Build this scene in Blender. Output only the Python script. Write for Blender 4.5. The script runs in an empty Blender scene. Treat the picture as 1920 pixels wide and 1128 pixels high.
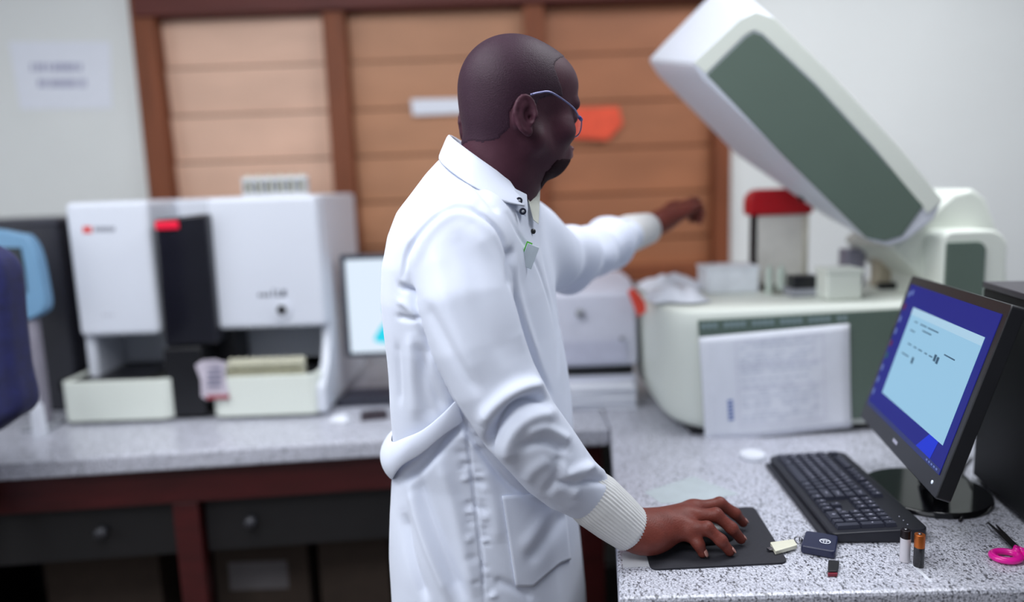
import bpy, math, random
import numpy as np
from mathutils import Matrix, Vector
random.seed(4)
R = math.radians
SC = bpy.context.scene
COL = SC.collection

# ------------------------------------------------------------------ camera
FPX, HC, PITCH, ROLL = 1400.0, 1.48, R(8.6), 0.035
fw = np.array([0, math.cos(PITCH), -math.sin(PITCH)])
_u = np.array([0, math.sin(PITCH), math.cos(PITCH)])
_r = np.array([1.0, 0, 0])
rt = math.cos(ROLL) * _r - math.sin(ROLL) * _u
up = math.sin(ROLL) * _r + math.cos(ROLL) * _u
camd = bpy.data.cameras.new('camera')
cam = bpy.data.objects.new('camera', camd)
COL.objects.link(cam)
cam.matrix_world = Matrix(((rt[0], up[0], -fw[0], 0), (rt[1], up[1], -fw[1], 0), (rt[2], up[2], -fw[2], HC), (0, 0, 0, 1)))
camd.sensor_width = 36
camd.lens = FPX / 1920 * 36
camd.clip_start = 0.05
camd.dof.use_dof = True
camd.dof.focus_distance = 1.17
camd.dof.aperture_fstop = camd.lens / 31.0
SC.camera = cam

# ------------------------------------------------------------------ light
SC.view_settings.view_transform = 'Standard'
SC.view_settings.look = 'None'
SC.view_settings.exposure = -0.28
SC.view_settings.gamma = 1.0
w = bpy.data.worlds.new('world')
SC.world = w
w.use_nodes = True
w.node_tree.nodes['Background'].inputs[0].default_value = (0.76, 0.84, 1.0, 1)
w.node_tree.nodes['Background'].inputs[1].default_value = 0.21


def area(name, loc, rot, sx, sy, power, col=(1, 1, 1)):
    l = bpy.data.lights.new(name, 'AREA')
    l.shape = 'RECTANGLE'
    l.size, l.size_y, l.energy, l.color = sx, sy, power, col
    o = bpy.data.objects.new(name, l)
    COL.objects.link(o)
    o.location, o.rotation_euler = loc, rot
    return o


area('ceiling_lamp_light', (-0.9, 1.0, 2.62), (0, 0, 0), 1.3, 0.7, 30, (0.93, 0.96, 1))
area('ceiling_lamp_light', (1.1, 1.6, 2.62), (0, 0, 0), 1.3, 0.7, 32, (0.93, 0.96, 1))
area('ceiling_lamp_light', (-0.75, 0.05, 2.62), (R(14), 0, 0), 1.2, 0.6, 30, (0.93, 0.96, 1))
_d = Vector((0.05, 1.3, 1.25)) - Vector((-0.7, -1.2, 2.25))
area('added_fill_light', (-0.7, -1.2, 2.25), _d.to_track_quat('-Z', 'Y').to_euler(), 1.6, 1.0, 6, (0.90, 0.94, 1))  # unseen front fill, added to brighten the man
area('added_fill_light', (-2.9, 0.4, 1.7), (R(90), 0, R(-90)), 1.6, 1.2, 20, (0.86, 0.92, 1))  # unseen side fill, added to brighten the left window bay


# ------------------------------------------------------------------ picture points to places
def PZ(x, y, z):
    d = fw + rt * (x - 960) / FPX + up * (564 - y) / FPX
    return np.array([0, 0, HC]) + d * (z - HC) / d[2]


def PY(x, y, Y):
    d = fw + rt * (x - 960) / FPX + up * (564 - y) / FPX
    return np.array([0, 0, HC]) + d * Y / d[1]


def proj(P):
    d = np.asarray(P, float) - np.array([0, 0, HC])
    z = d @ fw
    return np.stack([960 + FPX * (d @ rt) / z, 564 - FPX * (d @ up) / z], -1)


# ------------------------------------------------------------------ materials
MATS = {}


def srgb(c):
    c = [v / 255 for v in c]
    return tuple(v / 12.92 if v <= .04045 else ((v + .055) / 1.055) ** 2.4 for v in c)


def mat(name, col, rough=.5, metal=0, noise=.06, scale=30, bump=0, bscale=200, emit=0, coat=0, spec=.5, trans=0, alpha=1, sheen=0, stretch=None):
    if name in MATS:
        return MATS[name]
    m = bpy.data.materials.new(name)
    m.use_nodes = True
    nt = m.node_tree
    b = nt.nodes['Principled BSDF']
    c = srgb(col)
    tc = nt.nodes.new('ShaderNodeTexCoord')
    vec = tc.outputs['Object']
    if stretch:
        mp = nt.nodes.new('ShaderNodeMapping')
        mp.inputs['Scale'].default_value = stretch
        nt.links.new(vec, mp.inputs[0])
        vec = mp.outputs[0]
    n = nt.nodes.new('ShaderNodeTexNoise')
    n.inputs['Scale'].default_value = scale
    n.inputs['Detail'].default_value = 3
    nt.links.new(vec, n.inputs['Vector'])
    r = nt.nodes.new('ShaderNodeValToRGB')
    r.color_ramp.elements[0].position = .3
    r.color_ramp.elements[1].position = .7
    r.color_ramp.elements[0].color = (*[v * (1 - noise) for v in c], 1)
    r.color_ramp.elements[1].color = (*[min(1, v * (1 + noise)) for v in c], 1)
    nt.links.new(n.outputs[0], r.inputs[0])
    if name.startswith('lit '):
        b.inputs['Base Color'].default_value = (.01, .01, .012, 1)
        rough, spec = .5, .12
    else: nt.links.new(r.outputs[0], b.inputs['Base Color'])
    b.inputs['Roughness'].default_value = rough
    b.inputs['Metallic'].default_value = metal
    b.inputs['Coat Weight'].default_value = coat
    b.inputs['Specular IOR Level'].default_value = spec
    b.inputs['Transmission Weight'].default_value = trans
    b.inputs['Alpha'].default_value = alpha
    b.inputs['Sheen Weight'].default_value = sheen
    if emit:
        nt.links.new(r.outputs[0], b.inputs['Emission Color'])
        b.inputs['Emission Strength'].default_value = emit
    if bump:
        n2 = nt.nodes.new('ShaderNodeTexNoise')
        n2.inputs['Scale'].default_value = bscale
        n2.inputs['Detail'].default_value = 2
        nt.links.new(tc.outputs['Object'], n2.inputs['Vector'])
        bp = nt.nodes.new('ShaderNodeBump')
        bp.inputs['Strength'].default_value = bump
        bp.inputs['Distance'].default_value = .002
        nt.links.new(n2.outputs[0], bp.inputs['Height'])
        nt.links.new(bp.outputs[0], b.inputs['Normal'])
    MATS[name] = m
    return m


def terrazzo():
    m = bpy.data.materials.new('speckled granite')
    m.use_nodes = True
    nt = m.node_tree
    b = nt.nodes['Principled BSDF']
    b.inputs['Roughness'].default_value = .28
    tc = nt.nodes.new('ShaderNodeTexCoord')

    def layer(scale, lo, hi, stretch, rot):
        mp = nt.nodes.new('ShaderNodeMapping')
        mp.inputs['Scale'].default_value = stretch
        mp.inputs['Rotation'].default_value = (0, 0, rot)
        nt.links.new(tc.outputs['Object'], mp.inputs[0])
        n = nt.nodes.new('ShaderNodeTexNoise')
        n.inputs['Scale'].default_value = scale
        n.inputs['Detail'].default_value = 2.5
        n.inputs['Roughness'].default_value = .6
        nt.links.new(mp.outputs[0], n.inputs['Vector'])
        r = nt.nodes.new('ShaderNodeValToRGB')
        r.color_ramp.elements[0].position = lo
        r.color_ramp.elements[1].position = hi
        nt.links.new(n.outputs[0], r.inputs[0])
        return r
    base = layer(330, .40, .58, (1, 1, 1), .3)
    base.color_ramp.elements[0].color = (*srgb((158, 160, 172)), 1)
    base.color_ramp.elements[1].color = (*srgb((220, 221, 232)), 1)
    dark = layer(300, .39, .445, (1, .55, 1), .35)
    dark.color_ramp.elements[0].color = (0.03, 0.03, 0.035, 1)
    dark.color_ramp.elements[1].color = (1, 1, 1, 1)
    mx = nt.nodes.new('ShaderNodeMix')
    mx.data_type = 'RGBA'
    mx.blend_type = 'MULTIPLY'
    mx.inputs[0].default_value = .85
    nt.links.new(base.outputs[0], mx.inputs[6])
    nt.links.new(dark.outputs[0], mx.inputs[7])
    nt.links.new(mx.outputs[2], b.inputs['Base Color'])
    return m


M_stone = terrazzo()
M_wall = mat('cream wall paint', (222, 224, 222), .8, noise=.02, scale=3, bump=.1, bscale=60)
M_ceil = mat('white ceiling paint', (235, 236, 238), .9, noise=.02)
M_floor = mat('grey floor', (120, 112, 108), .6, noise=.1, scale=8)
M_frame = mat('varnished frame wood', (122, 68, 42), .55, noise=.18, scale=6, stretch=(6, 6, .6), spec=.3)
M_frame_d = mat('dark varnished wood', (92, 44, 38), .55, noise=.18, scale=6, stretch=(.6, 6, 6), spec=.3)
M_red_wood = mat('dark red wood', (64, 14, 15), .45, noise=.2, scale=7, stretch=(.8, 6, 6))
M_shaded_wood = mat('shade-darkened wood', (19, 17, 19), .6, noise=.2, scale=8)  # near-black tone carries the shade under the worktops
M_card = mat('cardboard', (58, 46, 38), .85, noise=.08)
M_white = mat('white instrument plastic', (212, 216, 226), .42, noise=.015, scale=5)
M_whiteg = mat('greenish white plastic', (222, 227, 218), .45, noise=.015, scale=5)
M_green = mat('sage green panel', (92, 108, 98), .5, noise=.04, scale=5)
M_black = mat('black plastic', (22, 22, 26), .35, noise=.1)
M_glossy = mat('glossy black plastic', (14, 14, 18), .12, noise=.1, coat=.6)
M_panel = mat('dark smoked panel', (24, 24, 32), .2, noise=.3, scale=4, coat=.3)
M_red = mat('red plastic', (178, 8, 22), .4, noise=.04)
M_redled = mat('red indicator', (205, 8, 50), .4, emit=.5, noise=.04)
M_coat = mat('white cotton', (224, 230, 246), .85, noise=.015, scale=12, bump=.12, bscale=900, sheen=.15, spec=.25)
M_rib = mat('ribbed white knit', (222, 222, 222), .9, noise=.03, scale=60, bump=.3, bscale=700, spec=.2)
M_skin = mat('deep brown skin', (72, 40, 52), .55, spec=.22, noise=.08, scale=40, bump=.15, bscale=500)  # purplish tint of the light on the head is put into this colour
M_hand = mat('deep brown hand skin', (108, 50, 40), .5, spec=.35, noise=.12, scale=60, bump=.25, bscale=420)
M_hair = mat('cropped black hair', (54, 32, 46), .55, spec=.25, noise=.16, scale=420, bump=.35, bscale=520)
M_beard = mat('black beard', (38, 19, 26), .8, spec=.1, noise=.3, scale=400, bump=.6, bscale=900)
M_nail = mat('fingernail', (176, 128, 118), .3, noise=.04)
M_paper = mat('white paper', (226, 229, 238), .8, noise=.02)
M_ink = mat('grey ink', (120, 120, 145), .8)
M_inkblue = mat('blue ink', (70, 90, 160), .8)
M_navy = mat('navy fabric', (20, 24, 74), .9, noise=.25, scale=40, bump=.3, bscale=300, sheen=.1)
M_pad = mat('black mouse mat rubber', (34, 34, 42), .75, noise=.1, scale=200, bump=.2, bscale=900)
M_key = mat('black keycap', (46, 48, 62), .45, noise=.06)
M_kbody = mat('black keyboard shell', (28, 29, 38), .45, noise=.06)
M_legend = mat('white key legend', (205, 205, 225), .6)
M_metal = mat('steel', (150, 150, 155), .25, metal=1)
M_copper = mat('copper battery wrap', (200, 110, 52), .3, metal=.8)
M_pink = mat('magenta plastic', (238, 20, 160), .3, noise=.03, coat=.3)
M_fob = mat('dark blue key shell', (34, 38, 66), .3, noise=.05)
M_cream = mat('cream plastic', (222, 220, 200), .5)
M_orange = mat('red orange plastic', (212, 66, 48), .5)
M_blueg = mat('pale blue plastic', (108, 150, 184), .4, noise=.05, scale=8)
M_grey = mat('grey plastic', (150, 152, 160), .5)
M_greyl = mat('light lilac grey plastic', (200, 202, 216), .5, noise=.02)
M_teal = mat('grey teal label', (140, 158, 160), .6)
M_trouser = mat('dark trousers', (30, 30, 38), .9)


# ------------------------------------------------------------------ mesh helpers
def setp(o, label=None, cat=None, group=None, kind=None):
    if label: o['label'] = label
    if cat: o['category'] = cat
    if group: o['group'] = group
    if kind: o['kind'] = kind
    return o


def root(name, loc, label=None, cat=None, group=None, kind=None):
    o = bpy.data.objects.new(name, None)
    COL.objects.link(o)
    o.empty_display_size = .05
    o.location = [float(v) for v in loc]
    return setp(o, label, cat, group, kind)


def worldloc(p):
    v = Vector((0, 0, 0))
    while p:
        v += p.location
        p = p.parent
    return v


def mkobj(name, V, F, mats, parent=None, mi=None, smooth=True, bevel=0, seg=2, origin=None):
    me = bpy.data.meshes.new(name)
    V = np.asarray(V, float).reshape(-1, 3)
    off = np.array(worldloc(parent)) if parent else (np.array(origin, float) if origin is not None else np.array([V[:, 0].mean(), V[:, 1].mean(), V[:, 2].min()]))
    me.from_pydata((V - off).tolist(), [], [list(map(int, f)) for f in F])
    if not isinstance(mats, (list, tuple)): mats = [mats]
    for m in mats: me.materials.append(m)
    if mi is not None: me.polygons.foreach_set('material_index', np.asarray(mi, dtype=np.int32))
    me.validate()
    me.update()
    o = bpy.data.objects.new(name, me)
    COL.objects.link(o)
    if parent: o.parent = parent
    else: o.location = off.tolist()
    if smooth:
        me.polygons.foreach_set('use_smooth', [True] * len(me.polygons))
    if bevel:
        b = o.modifiers.new('bevel', 'BEVEL')
        b.width, b.segments, b.limit_method, b.angle_limit = bevel, seg, 'ANGLE', R(35)
        b.harden_normals = False
        w_ = o.modifiers.new('wn', 'WEIGHTED_NORMAL')
        w_.keep_sharp = True
    return o


class MB:
    def __init__(s, T=None):
        s.V, s.F, s.I, s.T = [], [], [], T or Matrix.Identity(4)

    def add(s, V, F, mi=0):
        n = len(s.V)
        s.V += [tuple(s.T @ Vector([float(c) for c in v])) for v in V]
        s.F += [[i + n for i in f] for f in F]
        s.I += [mi] * len(F)
        return s

    def box(s, x0, x1, y0, y1, z0, z1, mi=0):
        V = [(x, y, z) for x in (x0, x1) for y in (y0, y1) for z in (z0, z1)]
        return s.add(V, [(0, 1, 3, 2), (4, 6, 7, 5), (0, 4, 5, 1), (2, 3, 7, 6), (0, 2, 6, 4), (1, 5, 7, 3)], mi)

    def cyl(s, c, r, h, n=24, mi=0, r2=None, axis='z'):
        r2 = r if r2 is None else r2
        V = []
        for k, (rr, t) in enumerate(((r, 0), (r2, h))):
            for i in range(n):
                a = 2 * math.pi * i / n
                u, v = rr * math.cos(a), rr * math.sin(a)
                p = {'z': (u, v, t), 'y': (u, t, -v), 'x': (t, u, v)}[axis]
                V.append((c[0] + p[0], c[1] + p[1], c[2] + p[2]))
        F = [(i, (i + 1) % n, n + (i + 1) % n, n + i) for i in range(n)] + [tuple(range(n))[::-1], tuple(range(n, 2 * n))]
        return s.add(V, F, mi)

    def prism(s, A, B, mi=0):
        """closed loft between outlines A and B (same number of 3-D points)"""
        n = len(A)
        F = [(i, (i + 1) % n, n + (i + 1) % n, n + i) for i in range(n)] + [tuple(range(n))[::-1], tuple(range(n, 2 * n))]
        return s.add(list(A) + list(B), F, mi)

    def tube(s, P, r, n=10, mi=0, closed=False):
        P = np.array([list(p) for p in P], float)
        rr = r if hasattr(r, '__len__') else [r] * len(P)
        m = len(P)
        T = np.roll(P, -1, 0) - np.roll(P, 1, 0)
        if not closed: T[0] = P[1] - P[0]; T[-1] = P[-1] - P[-2]
        T /= np.linalg.norm(T, axis=1)[:, None] + 1e-12
        nv = np.cross(T[0], [0.31, .2, .93]); nv /= np.linalg.norm(nv)
        V = []
        for i in range(m):
            nv = nv - T[i] * (nv @ T[i]); nv /= np.linalg.norm(nv)
            b = np.cross(T[i], nv)
            for k in range(n):
                a = 2 * math.pi * k / n
                V.append(P[i] + rr[i] * (math.cos(a) * nv + math.sin(a) * b))
        F = []
        for i in range(m if closed else m - 1):
            j = (i + 1) % m
            F += [(i * n + k, i * n + (k + 1) % n, j * n + (k + 1) % n, j * n + k) for k in range(n)]
        if not closed: F += [tuple(range(n))[::-1], tuple(range((m - 1) * n, m * n))]
        return s.add(V, F, mi)

    def build(s, name, mats, parent=None, **k):
        return mkobj(name, s.V, s.F, mats, parent, mi=s.I, **k)


def rrect(x0, x1, z0, z1, r, n=5, rs=None):
    """rounded rectangle, counter-clockwise; rs = radius for each corner (bl, br, tr, tl)"""
    rs = rs or (r,) * 4
    out = []
    for (cx, cz, sx, sz, a0), q in zip(((x0, z0, 1, 1, 180), (x1, z0, -1, 1, 270), (x1, z1, -1, -1, 0), (x0, z1, 1, -1, 90)), rs):
        if q <= 0: out.append((cx, cz)); continue
        for i in range(n + 1):
            a = R(a0 + 90 * i / n)
            out.append((cx + sx * q + q * math.cos(a), cz + sz * q + q * math.sin(a)))
    return out


def catmull(P, n=8, closed=False):
    P = np.array([list(p) for p in P], float)
    m = len(P)
    out = []
    for i in range(m if closed else m - 1):
        p1, p2 = P[i], P[(i + 1) % m]
        p0 = P[i - 1] if (i or closed) else 2 * p1 - p2
        p3 = P[(i + 2) % m] if (closed or i + 2 < m) else 2 * p2 - p1
        for k in range(n):
            t = k / n
            out.append(.5 * (2 * p1 + (p2 - p0) * t + (2 * p0 - 5 * p1 + 4 * p2 - p3) * t * t + (3 * p1 - p0 - 3 * p2 + p3) * t ** 3))
    if not closed: out.append(P[-1])
    return np.array(out)


def TR(loc, rz=0, rx=0, ry=0):
    return Matrix.Translation([float(v) for v in loc]) @ Matrix.Rotation(rz, 4, 'Z') @ Matrix.Rotation(ry, 4, 'Y') @ Matrix.Rotation(rx, 4, 'X')


# ---- sculpting with distance fields, meshed by surface nets
class Field:
    def __init__(s, lo, hi, h):
        s.lo, s.h = np.array(lo, float), h
        s.n = np.ceil((np.array(hi, float) - s.lo) / h).astype(int) + 1
        s.f = np.full(s.n, 9.0, dtype=np.float32)

    def sub(s, lo, hi):
        a = np.clip(np.floor((np.array(lo) - s.lo) / s.h).astype(int), 0, s.n)
        b = np.clip(np.ceil((np.array(hi) - s.lo) / s.h).astype(int) + 1, 0, s.n)
        ax = [(s.lo[i] + s.h * np.arange(a[i], b[i])).astype(np.float32) for i in range(3)]
        X, Y, Z = np.meshgrid(*ax, indexing='ij', sparse=True)
        return tuple(slice(a[i], b[i]) for i in range(3)), X, Y, Z

    def put(s, fn, lo, hi, k=.01, op='u'):
        pad = k + .02
        sl, X, Y, Z = s.sub(np.array(lo) - pad, np.array(hi) + pad)
        d = fn(X, Y, Z)
        g = s.f[sl]
        if op == 'u':
            hh = np.maximum(k - np.abs(g - d), 0) / k
            s.f[sl] = np.minimum(g, d) - hh * hh * k * .25
        else:
            d = -d
            hh = np.maximum(k - np.abs(g - d), 0) / k
            s.f[sl] = np.maximum(g, d) + hh * hh * k * .25
        return s

    def cap(s, a, b, ra, rb, k=.01, op='u', M=None):
        a, b = np.array(a, float), np.array(b, float)
        if M is not None: a, b = M(a), M(b)
        L = b - a
        q = max(L @ L, 1e-12)

        def fn(X, Y, Z):
            t = np.clip(((X - a[0]) * L[0] + (Y - a[1]) * L[1] + (Z - a[2]) * L[2]) / q, 0, 1)
            return np.sqrt((X - a[0] - t * L[0]) ** 2 + (Y - a[1] - t * L[1]) ** 2 + (Z - a[2] - t * L[2]) ** 2) - (ra + (rb - ra) * t)
        m = max(ra, rb)
        return s.put(fn, np.minimum(a, b) - m, np.maximum(a, b) + m, k, op)

    def chain(s, P, rad, k=.01, M=None):
        P = [np.array(p, float) for p in P]

        def fn(X, Y, Z):
            d = None
            for i in range(len(P) - 1):
                a, L = P[i], P[i + 1] - P[i]
                q = max(L @ L, 1e-12)
                t = np.clip(((X - a[0]) * L[0] + (Y - a[1]) * L[1] + (Z - a[2]) * L[2]) / q, 0, 1)
                e = np.sqrt((X - a[0] - t * L[0]) ** 2 + (Y - a[1] - t * L[1]) ** 2 + (Z - a[2] - t * L[2]) ** 2) - (rad[i] + (rad[i + 1] - rad[i]) * t)
                d = e if d is None else np.minimum(d, e)
            return d
        A = np.array(P)
        return s.put(fn, A.min(0) - max(rad), A.max(0) + max(rad), k)

    def ell(s, c, r, k=.01, op='u', Rm=None, M=None):
        """ellipsoid; Rm = 3x3 with local axes as columns"""
        c = np.array(c, float)
        Rm = np.eye(3) if Rm is None else np.array(Rm, float)
        if M is not None:
            c2 = M(c); A = np.stack([M(c + Rm[:, i]) - c2 for i in range(3)], 1); c, Rm = c2, A
        r = np.array(r, float)

        def fn(X, Y, Z):
            dx, dy, dz = X - c[0], Y - c[1], Z - c[2]
            q = [(dx * Rm[0, i] + dy * Rm[1, i] + dz * Rm[2, i]) / r[i] for i in range(3)]
            k0 = np.sqrt(q[0] ** 2 + q[1] ** 2 + q[2] ** 2) + 1e-9
            k1 = np.sqrt((q[0] / r[0]) ** 2 + (q[1] / r[1]) ** 2 + (q[2] / r[2]) ** 2) + 1e-9
            return k0 * (k0 - 1) / k1
        m = r.max()
        return s.put(fn, c - m, c + m, k, op)

    def mesh(s, smooth=1):
        f = s.f
        sg = f < 0
        nx, ny, nz = f.shape
        c = np.zeros((nx - 1, ny - 1, nz - 1), np.uint8)
        for i in (0, 1):
            for j in (0, 1):
                for k in (0, 1):
                    c += sg[i:nx - 1 + i, j:ny - 1 + j, k:nz - 1 + k]
        ii = np.argwhere((c > 0) & (c < 8))
        idx = np.full(c.shape, -1, np.int64)
        idx[ii[:, 0], ii[:, 1], ii[:, 2]] = np.arange(len(ii))
        acc = np.zeros((len(ii), 3)); cnt = np.zeros(len(ii))
        cs = [(i, j, k) for i in (0, 1) for j in (0, 1) for k in (0, 1)]
        val = {q: f[ii[:, 0] + q[0], ii[:, 1] + q[1], ii[:, 2] + q[2]].astype(float) for q in cs}
        for a in cs:
            for ax in range(3):
                if a[ax]: continue
                b = list(a); b[ax] = 1; b = tuple(b)
                va, vb = val[a], val[b]
                m = (va < 0) != (vb < 0)
                t = np.where(m, va / np.where(m, va - vb, 1), 0)
                p = np.array(a, float)[None] + 0 * acc
                p[:, ax] += t
                acc[m] += p[m]; cnt[m] += 1
        V = s.lo + s.h * (ii + acc / cnt[:, None])
        F = []
        for ax in range(3):
            o1, o2 = [(1, 2), (2, 0), (0, 1)][ax]
            A = [slice(None)] * 3; B = [slice(None)] * 3
            A[ax] = slice(0, -1); B[ax] = slice(1, None)
            e = sg[tuple(A)] != sg[tuple(B)]
            pos = np.argwhere(e)
            ok = (pos[:, o1] > 0) & (pos[:, o2] > 0) & (pos[:, o1] < c.shape[o1]) & (pos[:, o2] < c.shape[o2])
            pos = pos[ok]
            ins = sg[tuple(A)][pos[:, 0], pos[:, 1], pos[:, 2]]
            q = []
            for d1, d2 in ((-1, -1), (0, -1), (0, 0), (-1, 0)):
                p = pos.copy(); p[:, o1] += d1; p[:, o2] += d2
                q.append(idx[p[:, 0], p[:, 1], p[:, 2]])
            Q = np.stack(q, 1)
            Q[~ins] = Q[~ins][:, ::-1]
            F.append(Q[(Q >= 0).all(1)])
        F = np.concatenate(F)
        for _ in range(smooth): V = relax(V, F, .5)
        return V, F


def relax(V, F, w_):
    E = np.concatenate([F[:, [0, 1]], F[:, [1, 2]], F[:, [2, 3]], F[:, [3, 0]]])
    S = np.zeros_like(V); n = np.zeros(len(V))
    for c in range(3):
        S[:, c] = np.bincount(E[:, 0], V[E[:, 1], c], len(V)) + np.bincount(E[:, 1], V[E[:, 0], c], len(V))
    n = np.bincount(E[:, 0], minlength=len(V)) + np.bincount(E[:, 1], minlength=len(V))
    return V * (1 - w_) + w_ * S / np.maximum(n, 1)[:, None]


def vnormals(V, F):
    a, b, c, d = (V[F[:, i]] for i in range(4))
    fn_ = np.cross(c - a, d - b)
    N = np.zeros_like(V)
    for i in range(4):
        for k in range(3): N[:, k] += np.bincount(F[:, i], fn_[:, k], len(V))
    return N / (np.linalg.norm(N, axis=1)[:, None] + 1e-12)


def pdist(P, line):
    """distance of 2-D points P to a polyline, and the arc parameter 0..1"""
    line = np.array(line, float)
    seg = np.linalg.norm(np.diff(line, axis=0), axis=1)
    cum = np.concatenate([[0], np.cumsum(seg)])
    best = np.full(len(P), 1e9); tt = np.zeros(len(P)); sd = np.zeros(len(P))
    for i in range(len(line) - 1):
        a, d = line[i], line[i + 1] - line[i]
        t = np.clip(((P - a) @ d) / (d @ d), 0, 1)
        q = P - a - t[:, None] * d
        r = np.linalg.norm(q, axis=1)
        m = r < best
        best[m] = r[m]; tt[m] = (cum[i] + t[m] * seg[i]) / cum[-1]
        sd[m] = (d[0] * q[m, 1] - d[1] * q[m, 0]) / np.linalg.norm(d)
    return best, tt, sd

ZC = 0.885      # worktop height


def px(x, y, Y): return PY(x, y, Y)[0]
def pz(x, y, Y): return PY(x, y, Y)[2]


# ================================================================== the room
def plane_box(name, x0, x1, y0, y1, z0, z1, m):
    return setp(MB().box(x0, x1, y0, y1, z0, z1).build(name, m, smooth=False), kind='structure')


YW = 2.75
plane_box('floor', -3.2, 3.2, -1.5, 3.0, -.1, 0, M_floor)
plane_box('ceiling', -3.2, 3.2, -1.5, 3.0, 2.7, 2.8, M_ceil)
WX0, WX1, WZ0 = px(253, 100, YW - .02), px(1366, 300, YW), 1.12
plane_box('wall_back', -3.2, WX0, YW, YW + .15, 0, 2.7, M_wall)
plane_box('wall_back', WX1, 3.2, YW, YW + .15, 0, 2.7, M_wall)
plane_box('wall_back', WX0, WX1, YW, YW + .15, 0, WZ0, M_wall)
plane_box('wall_left', -3.3, -3.2, -1.5, 3.0, 0, 2.7, M_wall)
plane_box('wall_right', 3.2, 3.3, -1.5, 3.0, 0, 2.7, M_wall)
win = root('window_1', ((WX0 + WX1) / 2, YW, WZ0), kind='structure')
ztr = pz(640, 24, YW)      # underside of the transom
zb = ztr + .1
fr = MB()
fr.box(WX0, WX1, YW - .035, YW + .1, WZ0, WZ0 + .06)
fr.box(WX0, WX1, YW - .03, YW + .1, 2.52, 2.7)
fr.box(WX0, WX0 + .085, YW - .035, YW + .1, WZ0, 2.7)
fr.box(WX1 - .06, WX1, YW - .035, YW + .1, WZ0, 2.7)
fr.build('window_frame', M_frame, win, bevel=.006)
MB().box(WX0 + .02, WX1 - .02, YW - .05, YW + .08, ztr, zb).build('transom', M_frame_d, win, bevel=.006)
mull = []
for xa, xb in ((612, 654), (984, 1022)):
    a, b = px(xa, 120, YW), px(xb, 120, YW)
    mull.append((a, b))
    MB().box(a, b, YW - .03, YW + .08, WZ0 + .05, 2.55).build('mullion', M_frame, win, bevel=.006)
bays = [(WX0 + .085, mull[0][0]), (mull[0][1], mull[1][0]), (mull[1][1], WX1 - .06)]
bm = [mat('brightened bay board', (222, 182, 158), .5, noise=.10, scale=2.5, stretch=(1, 1, 3), coat=.08),  # uneven light put into the boards: left bay lightened, right bay darkened
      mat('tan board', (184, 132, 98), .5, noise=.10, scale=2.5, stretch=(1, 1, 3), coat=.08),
      mat('shaded bay board', (160, 104, 72), .5, noise=.13, scale=2.5, stretch=(1, 1, 3), coat=.08)]
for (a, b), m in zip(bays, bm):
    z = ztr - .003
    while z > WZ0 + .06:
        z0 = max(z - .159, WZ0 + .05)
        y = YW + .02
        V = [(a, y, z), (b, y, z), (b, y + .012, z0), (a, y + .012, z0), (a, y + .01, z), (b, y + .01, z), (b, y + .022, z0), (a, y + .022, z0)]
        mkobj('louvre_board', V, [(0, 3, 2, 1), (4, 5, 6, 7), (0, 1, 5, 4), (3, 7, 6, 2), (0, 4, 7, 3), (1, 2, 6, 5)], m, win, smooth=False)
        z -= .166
    MB().box(a, b, YW + .02, YW + .03, zb, 2.53).build('upper_pane', M_frame_d, win, smooth=False)
    MB().box(a, b, YW + .06, YW + .07, WZ0, 2.6).build('backing_board', M_frame_d, win, smooth=False)


def flat(px_pts, Y, th=.001, T=None):
    """a flat thing fixed on an upright plane at depth Y"""
    A = [PY(x, y, Y - th) for x, y in px_pts]
    for p in A: p[1] = Y - th
    B = [(p[0], Y, p[2]) for p in A]
    return A, B


def sheet(mb, px_pts, Y, th=.001, mi=0):
    A, B = flat(px_pts, Y, th)
    mb.prism(A, B, mi)


# notice on the wall: short runs of bold marks in two lines, too blurred to read
nb = MB()
sheet(nb, [(16, 78), (206, 78), (210, 203), (38, 205)], YW - .001, .0015)
rnd = random.Random(3)
for y, xa, xb in ((126, 58, 155), (156, 72, 158)):
    x = xa
    while x < xb:
        ww = rnd.choice((5, 6, 7))
        sheet(nb, [(x, y - 7), (x + ww, y - 7), (x + ww, y + 7), (x, y + 7)], YW - .0027, .0004, 1)
        x += ww + rnd.choice((2.5, 2.5, 5))
setp(nb.build('wall_notice', [M_paper, mat('pale violet ink', (150, 150, 178), .8)], smooth=False), 'white paper notice with two lines of faded print on cream wall', 'notice')
tp = MB(); sheet(tp, [(770, 186), (872, 184), (872, 212), (774, 216)], YW + .012, .004)
setp(tp.build('adhesive_strip', M_paper, smooth=False), 'white strip stuck on middle window bay behind the head', 'strip')
st = MB(); sheet(st, [(1068, 202), (1160, 200), (1168, 232), (1140, 262), (1072, 258)], YW + .012, .004)
setp(st.build('window_sticker', mat('orange red sticker', (222, 78, 46), .5, noise=.12, scale=25), smooth=False), 'orange red sticker on right window bay beside the face', 'sticker')

# ================================================================== benches
P = [PZ(0, 868, ZC), PZ(60, 862, ZC), PZ(740, 822, ZC), PZ(1143, 803, ZC)]
x_l = -2.4
poly = [(x_l, P[0][1] - .05), (P[0][0], P[0][1]), (P[2][0], P[2][1]), (P[3][0], P[3][1]), (P[3][0] + .01, YW), (x_l, YW)]
mb = MB().prism([(x, y, ZC - .045) for x, y in poly], [(x, y, ZC) for x, y in poly])
setp(mb.build('worktop', M_stone, smooth=False, bevel=.006), 'speckled granite worktop along the back wall under the left instruments', 'worktop')
Q0, Q1 = PZ(1160, 1122, ZC), PZ(1919, 1103, ZC)
sl = (Q1[1] - Q0[1]) / (Q1[0] - Q0[0])
poly = [(Q0[0], Q0[1]), (2.2, Q0[1] + sl * (2.2 - Q0[0])), (2.2, YW), (P[3][0] + .012, YW), (P[3][0] + .002, P[3][1])]
mb = MB().prism([(x, y, ZC - .045) for x, y in poly], [(x, y, ZC) for x, y in poly])
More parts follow.
